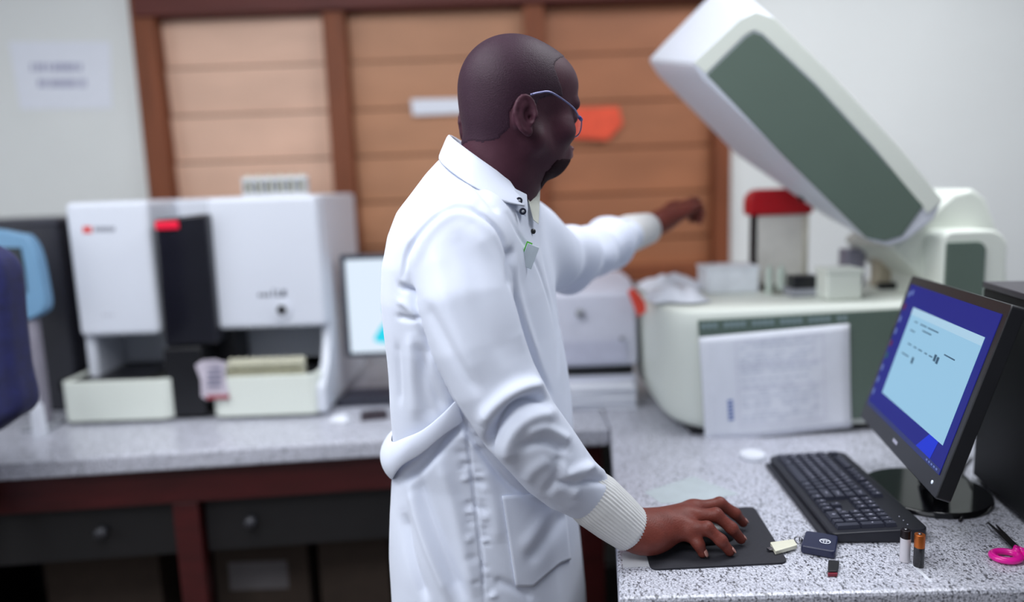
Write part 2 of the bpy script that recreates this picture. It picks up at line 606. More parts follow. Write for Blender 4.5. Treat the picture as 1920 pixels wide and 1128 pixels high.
setp(mb.build('worktop', M_stone, smooth=False, bevel=.006), 'speckled granite worktop on the right carrying keyboard and mouse mat', 'worktop')

yr = 1.79
b1 = root('base_cabinet', (-.9, 2.2, 0), 'dark red wooden bench frame with shade-darkened drawers under left worktop', 'cabinet')
mb = MB()
ang = math.atan2(P[2][1] - P[0][1], P[2][0] - P[0][0])
xr0, xr1 = -1.55, P[3][0] - .012
T1 = TR((P[0][0], P[0][1] + .03, 0), ang)
L = (xr1 - P[0][0]) / math.cos(ang)
MB(T1).box(-.45, L, 0, .03, .745, ZC - .046).build('rail', M_red_wood, b1, bevel=.003)
xpost = (px(372, 1000, yr) - P[0][0]) / math.cos(ang)
for q in (xpost - .035, -.44, L - .06):
    MB(T1).box(q, q + .062, .002, .05, 0, .744).build('post', M_red_wood, b1, bevel=.003)
for a, b, kx in ((-.37, xpost - .04, 208), (xpost + .032, L - .065, 475)):
    d = MB(T1).box(a, b, .03, .06, .60, .743).build('drawer', M_shaded_wood, b1, bevel=.003)
    kx = (px(kx, 960, yr) - P[0][0]) / math.cos(ang)
    MB(T1).cyl((kx, .008, .675), .014, .022, axis='y', n=16).build('knob', mat('shade-darkened knob', (52, 52, 58), .5), d)  # knob colour darkened for the shade below the worktop
mb = MB(T1).box(-.45, L, .05, .80, .12, .14).box(-.45, L, .78, .80, .14, .83)
mb.box(-.45, -.43, .05, .78, .14, .83).box(L - .02, L, .05, .78, .14, .83)
mb.build('carcass', M_shaded_wood, b1, smooth=False)


def carton(name, x0, x1, y0, z0, z1, lab, label=None, dep=.35):
    c = root(name, ((x0 + x1) / 2, y0 + dep / 2, z0), lab, 'box')
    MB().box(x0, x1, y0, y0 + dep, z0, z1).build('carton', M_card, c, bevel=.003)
    if label:
        a0, a1, c0, c1 = label
        MB().box(a0, a1, y0 - .001, y0, c0, c1).build('label', mat('dull label', (104, 100, 102), .8), c, smooth=False)
    return c


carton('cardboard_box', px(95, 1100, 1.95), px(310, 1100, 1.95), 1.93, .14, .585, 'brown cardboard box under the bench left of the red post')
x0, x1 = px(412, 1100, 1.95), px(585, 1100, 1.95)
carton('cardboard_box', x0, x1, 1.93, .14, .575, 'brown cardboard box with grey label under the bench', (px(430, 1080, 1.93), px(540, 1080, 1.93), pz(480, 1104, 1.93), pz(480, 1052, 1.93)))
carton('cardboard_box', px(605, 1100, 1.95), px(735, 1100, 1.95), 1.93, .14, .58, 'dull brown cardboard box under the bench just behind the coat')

b2 = root('base_cabinet', (1.2, 1.6, 0), 'shade-darkened wooden cabinet under the right worktop', 'cabinet')
xa, ya = Q0[0] + .03, Q0[1] + .03
mb = MB().prism([(xa, ya, 0), (2.15, ya - .03, 0), (2.15, 1.9, 0), (P[3][0] + .03, 1.82, 0)], [(xa, ya, .838), (2.15, ya - .03, .838), (2.15, 1.9, .838), (P[3][0] + .03, 1.82, .838)])
mb.build('carcass', M_shaded_wood, b2, smooth=False)
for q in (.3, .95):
    d = MB().box(q, q + .55, ya - .035, ya - .012 , .08, .80).build('door', M_shaded_wood, b2, bevel=.003)
    MB().box(q + .04, q + .055, ya - .05, ya - .034, .6, .72).build('handle', M_grey, d, bevel=.003)

# ================================================================== analyser on the left worktop
YA = 2.02
X0, X1 = px(132, 500, YA), px(601, 480, YA)
xa0, xa1 = px(287, 500, YA), px(402, 500, YA)       # the dark tower between them
zt = pz(600, 364, YA)
zl, zr_ = pz(220, 630, YA), pz(500, 616, YA)
zb0 = ZC + .012
la = root('analyser', ((X0 + X1) / 2, 2.2, ZC), 'white benchtop analyser with dark central tower and two front trays', 'analyser')
mb = MB()
mb.box(X0, X1, 2.2, 2.5, zb0, zt)
mb.box(X0, X0 + .03, YA + .02, 2.2, zb0 + .05, zt)
mb.build('body', M_white, la, bevel=.012, seg=3)
MB().box(X0 + .001, xa0 + .002, YA, 2.21, zl, zt + .001).build('left_cover', M_white, la, bevel=.016, seg=3)
MB().box(xa1 - .012, X1 + .001, YA, 2.21, zr_, zt + .001).build('right_cover', M_white, la, bevel=.016, seg=3)
# cheek on the right side, sweeping out to the tray
prof = [(2.5, zt - .002), (2.06, zt - .002), (2.06, zr_ + .01), (2.05, zr_ - .05), (2.02, zr_ - .10), (1.965, zr_ - .145), (1.955, zr_ - .16), (1.955, zb0), (2.5, zb0)]
MB().prism([(X1 - .022, y, z) for y, z in prof], [(X1 + .004, y, z) for y, z in prof]).build('side_panel', M_white, la, bevel=.006)


def tray(name, x0, x1, z1, y0=1.95):
    m_ = MB()
    A = rrect(x0, x1, y0, 2.21, .035, 5, (.035, .035, .001, .001))
    I = rrect(x0 + .018, x1 - .018, y0 + .018, 2.2, .02, 5, (.02, .02, .001, .001))
    n = len(A)
    V = [(x, y, zb0) for x, y in A] + [(x, y, z1) for x, y in A] + [(x, y, z1) for x, y in I] + [(x, y, z1 - .035) for x, y in I]
    F = []
    for a in range(3): F += [(a * n + i, a * n + (i + 1) % n, (a + 1) * n + (i + 1) % n, (a + 1) * n + i) for i in range(n)]
    F += [tuple(range(n))[::-1], tuple(range(3 * n, 4 * n))]
    m_.add(V, F)
    return m_.build(name, M_whiteg, la, bevel=.004)


ztl, ztr_ = pz(200, 716, 1.95), pz(500, 706, 1.95)
tray('left_tray', px(112, 760, 1.95), px(322, 760, 1.95), ztl)
tray('right_tray', px(394, 750, 1.95), px(600, 750, 1.95), ztr_)
MB().box(px(150, 700, 2.1), px(308, 700, 2.1), 1.99, 2.18, ztl - .034, ztl - .004).build('rack_bed', M_black, la, bevel=.003)
mb = MB().box(px(425, 700, 2.05), px(598, 700, 2.05), 2.0, 2.17, ztr_ - .034, ztr_ - .02)
mb.build('rack_bed', M_black, la, bevel=.003)
# the tower: its front leans out from foot to top
tx = [px(286, 410, 1.98), px(400, 410, 1.98), px(318, 790, 1.98), px(392, 790, 1.98)]
zt1, zt2 = pz(290, 412, 1.97), pz(390, 400, 1.97)
zm = pz(350, 650, 1.97)
A = [(tx[0], 1.985, zt1), (tx[1] - .02, 1.985, zt2), (px(407, 640, 1.99), 1.995, zm), (px(309, 650, 1.975), 1.975, zm)]
B = [(p[0], 2.2, p[2]) for p in A]
tw = MB().prism(A, B).build('tower', M_panel, la, bevel=.008)
MB().box(tx[2] + .005, tx[3], 1.97, 2.2, zb0, zm - .002).build('tower_foot', M_black, la, bevel=.006)
MB().box(tx[3] - .03, px(446, 660, 2.1), 2.08, 2.199, pz(420, 684, 2.1), zr_ - .001).build('sampling_housing', M_black, la, bevel=.006)
q0, q1 = px(291, 421, 1.98), px(334, 421, 1.98)
MB().box(q0, q1, 1.976, 1.99, pz(310, 430, 1.98), pz(310, 414, 1.98)).build('status_light', M_redled, tw, bevel=.003)
MB().box(X0 + .02, X1 - .02, 1.99, 2.48, ZC + .001, zb0).build('foot', M_black, la)
# maker's mark, model mark and round lock on the covers (unreadable small print)
mb = MB()
sheet(mb, [(155, 424), (172, 424), (172, 437), (155, 437)], YA, .0006, 0)
for i in range(7): sheet(mb, [(177 + i * 5.6, 425), (181 + i * 5.6, 425), (181 + i * 5.6, 434), (177 + i * 5.6, 434)], YA, .0006, 1)
mb.build('maker_mark', [mat('red print', (214, 70, 66), .6), mat('grey print', (120, 122, 134), .6)], la, smooth=False)
mb2 = MB()
for x in (192, 200, 208): sheet(mb2, [(x, 588), (x + 5, 588), (x + 3, 594), (x, 594)], YA, .0006, 0)
mb2.build('small_mark', mat('pale print', (186, 188, 198), .6), la, smooth=False)
mb = MB()
for x, w_, h in ((484, 6, 6), (492, 6, 6), (500, 6, 7), (511, 3, 15), (517, 10, 3), (519, 3, 13), (528, 8, 13)):
    sheet(mb, [(x, 556 - h), (x + w_, 556 - h), (x + w_, 556), (x, 556)], YA, .0006, 0)
mb.build('model_mark', mat('dark print', (84, 88, 100), .6), la, smooth=False)
c = PY(529, 580, YA)
lk = MB().cyl((c[0], YA - .006, c[2]), .027, .007, axis='y', n=28).build('round_window', M_white, la, bevel=.002)
MB().cyl((c[0] + .001, YA - .009, c[2]), .013, .004, axis='y', n=24).build('lens', M_black, lk)


# cream tube racks standing in the right tray
def tube_rack(x0, x1, y0, z0, h, n, lab, m=M_cream, group=None, back=None):
    r = root('tube_rack', ((x0 + x1) / 2, y0 + .02, z0), lab, 'rack', group)
    mb = MB()
    mb.box(x0, x1, y0, y0 + .034, z0, z0 + .008)
    mb.box(x0, x1, y0 + .027, y0 + .034, z0, z0 + h - .002, 1)
    mb.box(x0, x1, y0, y0 + .003, z0 + h - .012, z0 + h - .004)
    mb.box(x0, x1, y0 + .025, y0 + .0272, z0 + h - .006, z0 + h)
    st_ = (x1 - x0) / n
    for i in range(n + 1):
        xx = min(max(x0 + i * st_, x0 + .003), x1 - .003)
        mb.box(xx - .0016, xx + .0016, y0, y0 + .03, z0 + .004, z0 + h - .006)
    mb.build('rack_frame', [m, back or mat('dull rack back', (104, 106, 92), .6)], r, bevel=.0012)
    for i in range(n):
        xx = x0 + (i + .5) * st_
        MB().cyl((xx, y0 + .016, z0 + .009), min(.0052, st_ * .29), h - .004, n=12).build('sample_tube', mat('tube cap', (206, 204, 184), .4), r)
    return r


tube_rack(px(428, 690, 2.02), px(572, 690, 2.02), 2.005, ztr_ - .0195, pz(500, 674, 2.01) - ztr_ + .0195, 10, 'cream tube rack in the right tray of the white analyser')
tube_rack(px(452, 340, 2.2), px(573, 340, 2.2), 2.2, zt + .001, .056, 6, 'white tube rack standing on top of the white analyser', mat('white rack plastic', (212, 214, 218), .5), back=mat('pale rack back', (168, 172, 178), .6))
# sample bag tucked over the tower foot
bx = [(366, 684), (378, 676), (402, 673), (424, 680), (420, 700), (428, 736), (430, 746), (388, 750), (378, 742), (376, 712)]
mb = MB()
A = [PY(x, y, 1.945) for x, y in bx]
A = [(p[0], 1.945 + .004 * math.sin(i * 2.1), p[2]) for i, p in enumerate(A)]
mb.prism(A, [(p[0], 1.949 + .004 * math.sin(i * 2.1), p[2]) for i, p in enumerate(A)])
for y in (692, 702, 712, 722):
    a, b = PY(388, y, 1.94), PY(415, y + 1, 1.94)
    mb.box(a[0], b[0], 1.939, 1.9405, a[2] - .003, a[2] + .002, 1)
a, b = PY(388, 748, 1.94), PY(429, 738, 1.94)
mb.box(a[0], b[0], 1.938, 1.9415, a[2], b[2] - .003, 2)
setp(mb.build('paper_tag', [mat('crumpled tag paper', (196, 188, 200), .8), M_ink, mat('dull red print', (160, 60, 70), .7)], smooth=False), 'crumpled printed paper tag hanging over right tray of white analyser', 'tag')

# ================================================================== dark instrument at the left edge
Y2 = 2.1
di = root('instrument', (-1.6, 2.3, ZC), 'tall black instrument housing left of the white analyser', 'instrument')
a, b = px(-120, 600, Y2), px(133, 560, Y2)
z1 = pz(100, 410, Y2)
MB().box(a, b - .012, Y2, 2.5, ZC, z1).build('housing', mat('charcoal metal', (34, 34, 44), .45, noise=.1), di, bevel=.008)
MB().box(a - .003, b - .008, Y2 - .004, 2.503, z1 - .02, z1 + .002).build('top_cover', mat('charcoal lid', (48, 48, 58), .4), di, bevel=.006)
bd = root('touch_display', (px(40, 700, 1.93), 1.97, ZC), 'pale blue rounded touch display on grey post behind the navy chair', 'display')
Yb = 1.93
o = [(-60, 442), (28, 438), (52, 448), (68, 480), (80, 540), (84, 572), (76, 588), (40, 602), (-60, 612)]
o = catmull(o, 3, True)
A = [PY(x, y, Yb) for x, y in o]; B = [(p[0], Yb + .04, p[2]) for p in A]
MB().prism(A, B).build('casing', M_blueg, bd, bevel=.006)
A = [PY(x, y, Yb - .003) for x, y in [(-40, 464), (38, 464), (45, 500), (50, 548), (30, 552), (-40, 558)]]
MB().prism(A, [(p[0], Yb + .001, p[2]) for p in A]).build('screen', mat('dark screen', (30, 38, 46), .25), bd, smooth=False)
MB().box(px(50, 700, Yb), px(72, 700, Yb), Yb + .01, Yb + .04, ZC + .012, pz(60, 600, Yb)).build('post', mat('grey beige post', (140, 136, 148), .5), bd, bevel=.006)
MB().box(px(36, 740, Yb), px(92, 740, Yb), Yb - .02, Yb + .07, ZC, ZC + .012).build('base', M_grey, bd, bevel=.004)
mb = MB().cyl((px(68, 720, 1.88), 1.87, ZC), .018, .085, n=20, r2=.015).cyl((px(68, 720, 1.88), 1.87, ZC + .085), .008, .03, n=14)
setp(mb.build('squeeze_bottle', M_paper, bevel=.002), 'small white plastic bottle beside the navy chair', 'bottle')

# ================================================================== navy chair at the left edge
YB = 1.47
bc = root('office_chair', (-1.5, 1.2, 0), 'navy blue fabric office chair cut off by left photo edge', 'chair')
F1 = Field((-1.42, 1.36, .98), (-.86, 1.58, 1.46), .006)
oc = [(-330, 520), (-180, 450), (-90, 452), (-28, 470), (4, 508), (14, 600), (24, 690), (38, 765), (5, 797), (-90, 840), (-330, 830)]
oc = catmull(oc, 4, True)
O3 = [PY(x, y, YB) for x, y in oc]
O2 = np.array([(p[0], p[2]) for p in O3])


def inpoly(X, Z, poly):
    r = np.zeros(np.broadcast(X, Z).shape, bool)
    n = len(poly)
    for i in range(n):
        (x1, z1), (x2, z2) = poly[i], poly[(i + 1) % n]
        if z1 == z2: continue
        c_ = ((z1 > Z) != (z2 > Z)) & (X < (x2 - x1) * (Z - z1) / (z2 - z1) + x1)
        r ^= c_
    return r


def poly_sd(X, Z, poly):
    sh = np.broadcast(X, Z).shape
    Pn = np.stack([np.broadcast_to(X, sh).ravel(), np.broadcast_to(Z, sh).ravel()], 1)
    d, _, _ = pdist(Pn, np.vstack([poly, poly[:1]]))
    d = d.reshape(sh)
    return np.where(inpoly(X, Z, poly), -d, d)


def chairback(X, Y, Z):
    d2 = poly_sd(X[:, :, 0][:, :, None] + 0 * Z, Z + 0 * X[:, :, :1], O2) + .02
    yc = YB + .035 + .10 * (X + .92) ** 2
    dy = np.abs(Y - yc) - .022
    return np.sqrt(np.maximum(d2, 0) ** 2 + np.maximum(dy, 0) ** 2) + np.minimum(np.maximum(d2, dy), 0) - .02


F1.put(chairback, (-1.4, 1.38, 1.0), (-.87, 1.56, 1.44), .005)
V, F = F1.mesh(1)
mkobj('backrest', V, F, M_navy, bc)
A = [(x, y) for x, y in rrect(-1.72, -1.28, .98, 1.42, .08, 6)]
MB().prism([(x, y, .62) for x, y in A], [(x, y, .70) for x, y in A]).build('seat', M_navy, bc, bevel=.025, seg=3)
MB().tube([(-1.45, 1.30, .62), (-1.30, 1.62, .64), (-1.26, 1.68, .8), (-1.24, 1.60, 1.05), (-1.22, 1.545, 1.2)], .018).build('back_bracket', M_black, bc)
MB().cyl((-1.5, 1.2, .1), .028, .52, n=20).build('gas_column', M_black, bc)
for k in range(5):
    a_ = k * 2 * math.pi / 5 + .3
    e = (-1.5 + .27 * math.cos(a_), 1.2 + .27 * math.sin(a_))
    lg = MB().tube([(-1.5, 1.2, .11), (e[0], e[1], .07)], [.024, .016]).build('leg', M_black, bc)
    MB().cyl((e[0], e[1] - .01, .025), .025, .02, n=16, axis='y').build('caster', M_black, lg)

# ================================================================== monitor, keyboard and bits behind the man
Y3 = 2.13
ml = root('monitor', (px(750, 700, Y3), Y3 + .15, ZC), 'black monitor with bright white screen partly hidden behind the coat', 'monitor')
a, b = px(642, 570, Y3), px(642, 570, Y3) + .46
z0, z1 = pz(700, 668, Y3), pz(650, 478, Y3)
MB().box(a, b, Y3, Y3 + .035, z0, z1).build('casing', mat('dark blue grey plastic', (40, 50, 66), .4), ml, bevel=.005)
mb = MB()
x0, x1 = a + .016, b - .016
mb.box(x0, x1, Y3 - .002, Y3 + .002, z0 + .013, z1 - .014, 0)
cx, cz = px(744, 620, Y3), pz(744, 620, Y3)


def blob(cx, cz, pts, y, mi):
    A = [(cx + p[0], y, cz + p[1]) for p in pts]
    mb.prism(A, [(p[0], y + .0006, p[2]) for p in A], mi)


blob(cx, cz, catmull([(-.06, -.03), (-.055, .0), (-.03, .03), (.0, .05), (.04, .05), (.10, .02), (.13, -.03), (.04, -.035)], 4, True), Y3 - .003, 1)
blob(cx + .01, cz, catmull([(-.02, -.025), (-.01, .0), (.02, .02), (.08, .0), (.1, -.025)], 4, True), Y3 - .0037, 2)
blob(cx - .01, cz + .065, [(.024 * math.cos(t / 16 * 6.283), .022 * math.sin(t / 16 * 6.283)) for t in range(16)], Y3 - .003, 3)
blob(cx - .002, cz + .105, [(.013 * math.cos(t / 16 * 6.283), .012 * math.sin(t / 16 * 6.283)) for t in range(16)], Y3 - .003, 3)
e_ = dict(noise=0, rough=.3)
mb.build('screen', [mat('lit white screen', (226, 240, 255), emit=1.2, **e_), mat('lit cyan', (40, 225, 250), emit=1.1, **e_), mat('lit blue', (10, 120, 250), emit=1.1, **e_), mat('lit turquoise', (120, 232, 238), emit=1.1, **e_)], ml, smooth=False)
MB().tube([((a + b) / 2, Y3 + .15, ZC + .01), ((a + b) / 2, Y3 + .12, z0 + .02), ((a + b) / 2, Y3 + .03, z0 + .09)], .02, n=16).build('stand_neck', M_black, ml)
MB().cyl(((a + b) / 2, Y3 + .16, ZC), .10, .012, n=32).build('stand_base', M_black, ml, bevel=.003)
kq = [PZ(630, 764, ZC), PZ(790, 758, ZC), PZ(800, 736, ZC), PZ(654, 742, ZC)]
lp = root('keyboard', (kq[0][0] + .1, kq[0][1] + .06, ZC), 'dark keyboard lying before the white-screened monitor', 'keyboard')
MB().prism([tuple(p) for p in kq], [(p[0], p[1], p[2] + .022) for p in kq]).build('shell', mat('blue black shell', (34, 36, 50), .4), lp, bevel=.004)
kk = [kq[0] * .9 + kq[2] * .1, kq[1] * .9 + kq[3] * .1, kq[2] * .9 + kq[0] * .1, kq[3] * .9 + kq[1] * .1]
mb = MB()
for r_ in range(4):
    for c_ in range(11):
        u0, u1, v0, v1 = (c_ + .08) / 11, (c_ + .92) / 11, (r_ + .1) / 4, (r_ + .9) / 4
        bi = lambda u, v: (kk[0] * (1 - u) + kk[1] * u) * (1 - v) + (kk[3] * (1 - u) + kk[2] * u) * v
        A = [bi(u0, v0), bi(u1, v0), bi(u1, v1), bi(u0, v1)]
        mb.prism([(p[0], p[1], ZC + .0215) for p in A], [(p[0], p[1], ZC + .027) for p in A])
mb.build('keys', M_key, lp, smooth=False)
c = PZ(702, 783, ZC)
mb = MB(TR(c, .2)).box(-.035, .035, -.022, .022, 0, .016).box(-.02, .02, -.012, .012, .016, .02)
setp(mb.build('card_reader', mat('dark brown plastic', (52, 42, 50), .4), bevel=.004), 'small dark brown gadget lying before the left keyboard', 'gadget')


def crumple(name, c, sx, sy, sz, m, seed, lab, cat, rz=0):
    g = random.Random(seed)
    n = 9
    V, F = [], []
    T = TR(c, rz)
    for i in range(n):
        for j in range(n):
            u, v = i / (n - 1) * 2 - 1, j / (n - 1) * 2 - 1
            e = 1 - max(abs(u), abs(v)) ** 3
            V.append(tuple(T @ Vector((u * sx * (1 + .25 * g.uniform(-1, 1)), v * sy * (1 + .25 * g.uniform(-1, 1)), .002 + sz * e * g.uniform(.25, 1)))))
    F = [(i * n + j, (i + 1) * n + j, (i + 1) * n + j + 1, i * n + j + 1) for i in range(n - 1) for j in range(n - 1)]
    o = mkobj(name, V, F, m)
    s = o.modifiers.new('thick', 'SOLIDIFY'); s.thickness = .0012; s.offset = 0
    s = o.modifiers.new('sub', 'SUBSURF'); s.levels = s.render_levels = 1
    return setp(o, lab, cat)


crumple('tissue', PZ(638, 790, ZC), .028, .022, .024, M_paper, 5, 'crumpled white tissue on left worktop beside the white analyser', 'tissue')

# ================================================================== printer in the corner
Y4 = 1.98
pr = root('printer', (px(1120, 740, Y4), Y4 + .15, ZC), 'pale lilac printer in the corner behind the coat', 'printer')
a, b = px(1020, 600, Y4), px(1196, 600, Y4)
z1, zs, zp = pz(1100, 552, Y4), pz(1100, 688, Y4), pz(1100, 706, Y4)
A = [(Y4, zs), (Y4 + .3, zs), (Y4 + .3, z1 + .03), (Y4 + .12, z1 + .03), (Y4 + .015, z1)]
MB().prism([(a, y, z) for y, z in A], [(b, y, z) for y, z in A]).build('upper_casing', M_greyl, pr, bevel=.012, seg=3)
MB().box(a + .01, b - .01, Y4 + .02, Y4 + .29, zp - .003, zs + .001).build('paper_slot', M_black, pr)
MB().box(a + .003, b - .003, Y4 + .01, Y4 + .3, ZC + .004, zp - .002).build('lower_casing', M_greyl, pr, bevel=.006)
MB().box(a + .03, b - .03, Y4 - .003, Y4 + .001, pz(1100, 680, Y4), pz(1100, 640, Y4)).build('front_flap', mat('lilac flap', (190, 192, 210), .5), pr, bevel=.001)
c = PY(1087, 586, Y4); MB().cyl((c[0], Y4 - .004, c[2]), .012, .006, axis='y', n=20).build('power_button', M_grey, pr)
c = PY(1165, 634, Y4); MB().cyl((c[0], Y4 - .006, c[2]), .006, .006, axis='y', n=20).build('indicator', M_grey, pr)
c0 = PZ(1060, 772, ZC); c1 = PZ(1194, 768, ZC)
g = random.Random(2)
ps = root('paper_stack', ((c0[0] + c1[0]) / 2, c0[1] + .04, ZC), 'pile of loose white paper lying before the lilac printer', 'paper')
for i in range(7):
    dz = i * .009
    mb = MB(TR(((c0[0] + c1[0]) / 2 + g.uniform(-.004, .004), c0[1] + .036 + g.uniform(-.004, .004), ZC + dz), g.uniform(-.05, .05)))
    mb.box(-(c1[0] - c0[0]) / 2, (c1[0] - c0[0]) / 2, -.034, .034, .0003, .0085)
    mb.build('paper_bundle', M_paper, ps, bevel=.002)

# ================================================================== analyser on the right worktop
Y5 = 1.69
ra = root('analyser', (.75, 1.9, ZC), 'large pale analyser with sage green side panel and raised lid', 'analyser')
o = [(1198, 640), (1200, 600), (1212, 590), (1500, 574), (1700, 566), (1900, 560), (1900, 815), (1640, 806), (1290, 826), (1250, 822), (1225, 800), (1208, 750)]
YD = 2.14
zdk = (pz(1300, 584, Y5) + pz(1680, 567, Y5)) / 2
print('deck', pz(1300, 584, Y5), pz(1680, 567, Y5))
ext = lambda A, y0, y1: ([(p[0], y0, p[2]) for p in A], [(p[0], y1, p[2]) for p in A])
V, F = [], []
plan = [(1.10, Y5), (.80, Y5), (.60, Y5), (.46, Y5), (.425, Y5 + .004), (.398, Y5 + .016), (.378, Y5 + .036), (.364, Y5 + .065), (.356, Y5 + .10), (.352, Y5 + .15), (.352, YD), (1.10, YD)]
lev = [(ZC + .016, .040, .010), (ZC + .026, .020, .003), (ZC + .045, .008, 0), (ZC + .10, .002, 0), (zdk - .05, -.002, 0), (zdk - .012, .0, 0), (zdk - .003, .005, .004), (zdk, .014, .012)]
for z, il, if_ in lev:
    for x, y in plan:
        kx = max(0, min(1, (.5 - x) / .14)); ky = 1 if y < Y5 + .05 else (-1 if y > 2.1 else 0)
        V.append((x + il * kx, y + if_ * ky, z))
np_ = len(plan)
for i in range(len(lev) - 1): F += [(i * np_ + k, i * np_ + (k + 1) % np_, (i + 1) * np_ + (k + 1) % np_, (i + 1) * np_ + k)[::-1] for k in range(np_)]
F += [tuple(range(np_)), tuple(range((len(lev) - 1) * np_, len(lev) * np_))[::-1]]
bo_ = mkobj('body', V, F, M_whiteg, ra)
for e_n in ('EDGE_SPLIT',):
    s_ = bo_.modifiers.new('es', 'EDGE_SPLIT'); s_.split_angle = R(50)
MB().box(px(1300, 826, Y5), 1.09, Y5 + .02, YD - .02, ZC + .0005, ZC + .03).build('foot', M_black, ra)
A = [PY(x, y, Y5) for x, y in [(1308, 600), (1700, 578), (1700, 780), (1625, 784), (1320, 800), (1314, 700)]]
MB().prism(*ext(A, Y5 - .004, Y5 + .002)).build('side_inset', M_green, ra, bevel=.002)
mb = MB()
for i in range(26):
    x = 1316 + i * 10.6; yy = 612 - i * .62
    if i % 5 != 3: sheet(mb, [(x, yy - 5), (x + 7, yy - 5.4), (x + 7, yy + 4), (x, yy + 4)], Y5 - .004, .001)
mb.build('vent_strip', M_teal, ra, smooth=False)
# lid
n_ = [(1318, 148), (1300, 120), (1310, 108), (1388, 36), (1418, 22), (1452, 34), (1560, 140), (1690, 280), (1768, 376), (1752, 412), (1700, 452), (1668, 462), (1632, 452), (1480, 300)]
f_ = [(1232, 140), (1215, 112), (1250, 74), (1330, -8), (1360, -24), (1395, -12), (1480, 100), (1590, 225), (1665, 330), (1655, 362), (1606, 400), (1580, 405), (1540, 400), (1380, 290)]
YL, YF = 1.70, 2.02
A = [PY(x, y, YL) for x, y in n_]; B = [PY(x, y, YF) for x, y in f_]
lid = MB().prism(A, B).build('lid', M_white, ra, bevel=.008, seg=3)
gi = [(1326, 140), (1398, 70), (1414, 60), (1430, 66), (1530, 160), (1640, 280), (1732, 386), (1692, 442), (1660, 452), (1626, 446), (1470, 292)]
A = [PY(x, y, YL - .004) for x, y in gi]
MB().prism(*ext(A, YL - .004, YL + .003)).build('lid_inset', M_green, lid, bevel=.002)
# rim between inset and lid face
ri = [(1301, 117), (1388, 36), (1418, 22), (1452, 34), (1560, 140), (1690, 280), (1768, 376), (1740, 400), (1640, 276), (1530, 156), (1430, 62), (1414, 56), (1396, 66), (1324, 137)]
A = [PY(x, y, YL - .003) for x, y in ri]
MB().prism(*ext(A, YL - .003, YL + .001)).build('lid_rim', M_whiteg, lid, bevel=.001)
# grey lining under the lid
A = []
mb = MB().tube([PY(1488, 318, 1.86), PY(1505, 375, 1.88)], .008); mb.build('gas_strut', M_black, ra)
# hinge and rear column
h = [(1742, 404), (1788, 362), (1826, 352), (1850, 372), (1872, 430), (1890, 500), (1895, 570), (1752, 575), (1740, 530), (1672, 464)]
A = [PY(x, y, 1.78) for x, y in h]
MB().prism(*ext(A, 1.78, 2.05)).build('hinge_cover', M_whiteg, ra, bevel=.012, seg=3)
xa_, xb_ = px(1768, 500, 1.70), px(1888, 500, 1.70)
zc0, zc1 = pz(1800, 585, 1.70), pz(1800, 432, 1.70)
o = rrect(xa_, xb_, zc0, zc1, .03, 6, (0, 0, .045, .02))
MB().prism([(x, 1.70, z) for x, z in o], [(x, 2.05, z) for x, z in o]).build('rear_column', M_whiteg, ra, bevel=.008, seg=3)
o = rrect(px(1776, 500, 1.69), px(1850, 500, 1.69), zc0 + .01, pz(1800, 454, 1.69), .02, 5, (0, 0, .022, .004))
MB().prism([(x, 1.694, z) for x, z in o], [(x, 1.702, z) for x, z in o]).build('column_inset', M_green, ra, bevel=.002)
zT = zdk       # top deck of the body
c = PY(1655, 530, 1.95)
mb = MB().box(c[0] - .022, c[0] + .022, 1.93, 1.98, zT, pz(1655, 448, 1.95)); mb.build('probe_column', mat('beige column', (176, 166, 146), .6), ra, bevel=.006)
mb = MB().box(c[0] - .03, c[0] + .035, 1.90, 1.925, zT, zT + .018); mb.build('probe_foot', M_black, ra, bevel=.004)
c = PY(1604, 480, 2.0)
MB().box(c[0] - .03, c[0] + .02, 1.98, 2.04, zT, c[2] + .02).build('motor_housing', mat('grey violet plastic', (132, 130, 146), .5), ra, bevel=.006)
mb = MB().box(px(1440, 540, 1.92), px(1560, 540, 1.92), 1.88, 2.0, zT, zT + .012); mb.build('sample_deck', mat('grey olive deck', (120, 122, 112), .6), ra, bevel=.003)

# hanging sheet with a faint table and blue stamp
sh = root('printed_sheet', (px(1450, 700, Y5), Y5 - .01, pz(1450, 820, Y5)), 'large white printed sheet with faint table hanging on the green panel', 'sheet')
co = [PY(1310, 632, Y5 - .006), PY(1592, 606, Y5 - .006), PY(1596, 800, Y5 - .008), PY(1322, 826, Y5 - .012)]
n = 14
V, F = [], []
for i in range(n + 1):
    for j in range(n + 1):
        u, v = i / n, j / n
        p = (co[0] * (1 - u) + co[1] * u) * (1 - v) + (co[3] * (1 - u) + co[2] * u) * v
        V.append((p[0], p[1] - .006 * math.sin(u * 3.14) * v - .003 * math.sin(u * 9 + v * 4) * v - .002, p[2]))
F = [(i * (n + 1) + j, i * (n + 1) + j + 1, (i + 1) * (n + 1) + j + 1, (i + 1) * (n + 1) + j) for i in range(n) for j in range(n)]
o = mkobj('paper', V, F, M_paper, sh)
s = o.modifiers.new('t', 'SOLIDIFY'); s.thickness = .0008
mb = MB()
bil = lambda u, v: (co[0] * (1 - u) + co[1] * u) * (1 - v) + (co[3] * (1 - u) + co[2] * u) * v
off = lambda u, v: np.array([0, -.006 * math.sin(u * 3.14) * v - .003 * math.sin(u * 9 + v * 4) * v - .0035, 0])


def mark(u0, u1, v0, v1, mi, nn=8):
    for k in range(nn):
        a_, b_ = u0 + (u1 - u0) * k / nn, u0 + (u1 - u0) * (k + 1) / nn
        mb.add([bil(a_, v0) + off(a_, v0), bil(b_, v0) + off(b_, v0), bil(b_, v1) + off(b_, v1), bil(a_, v1) + off(a_, v1)], [(0, 3, 2, 1)], mi)


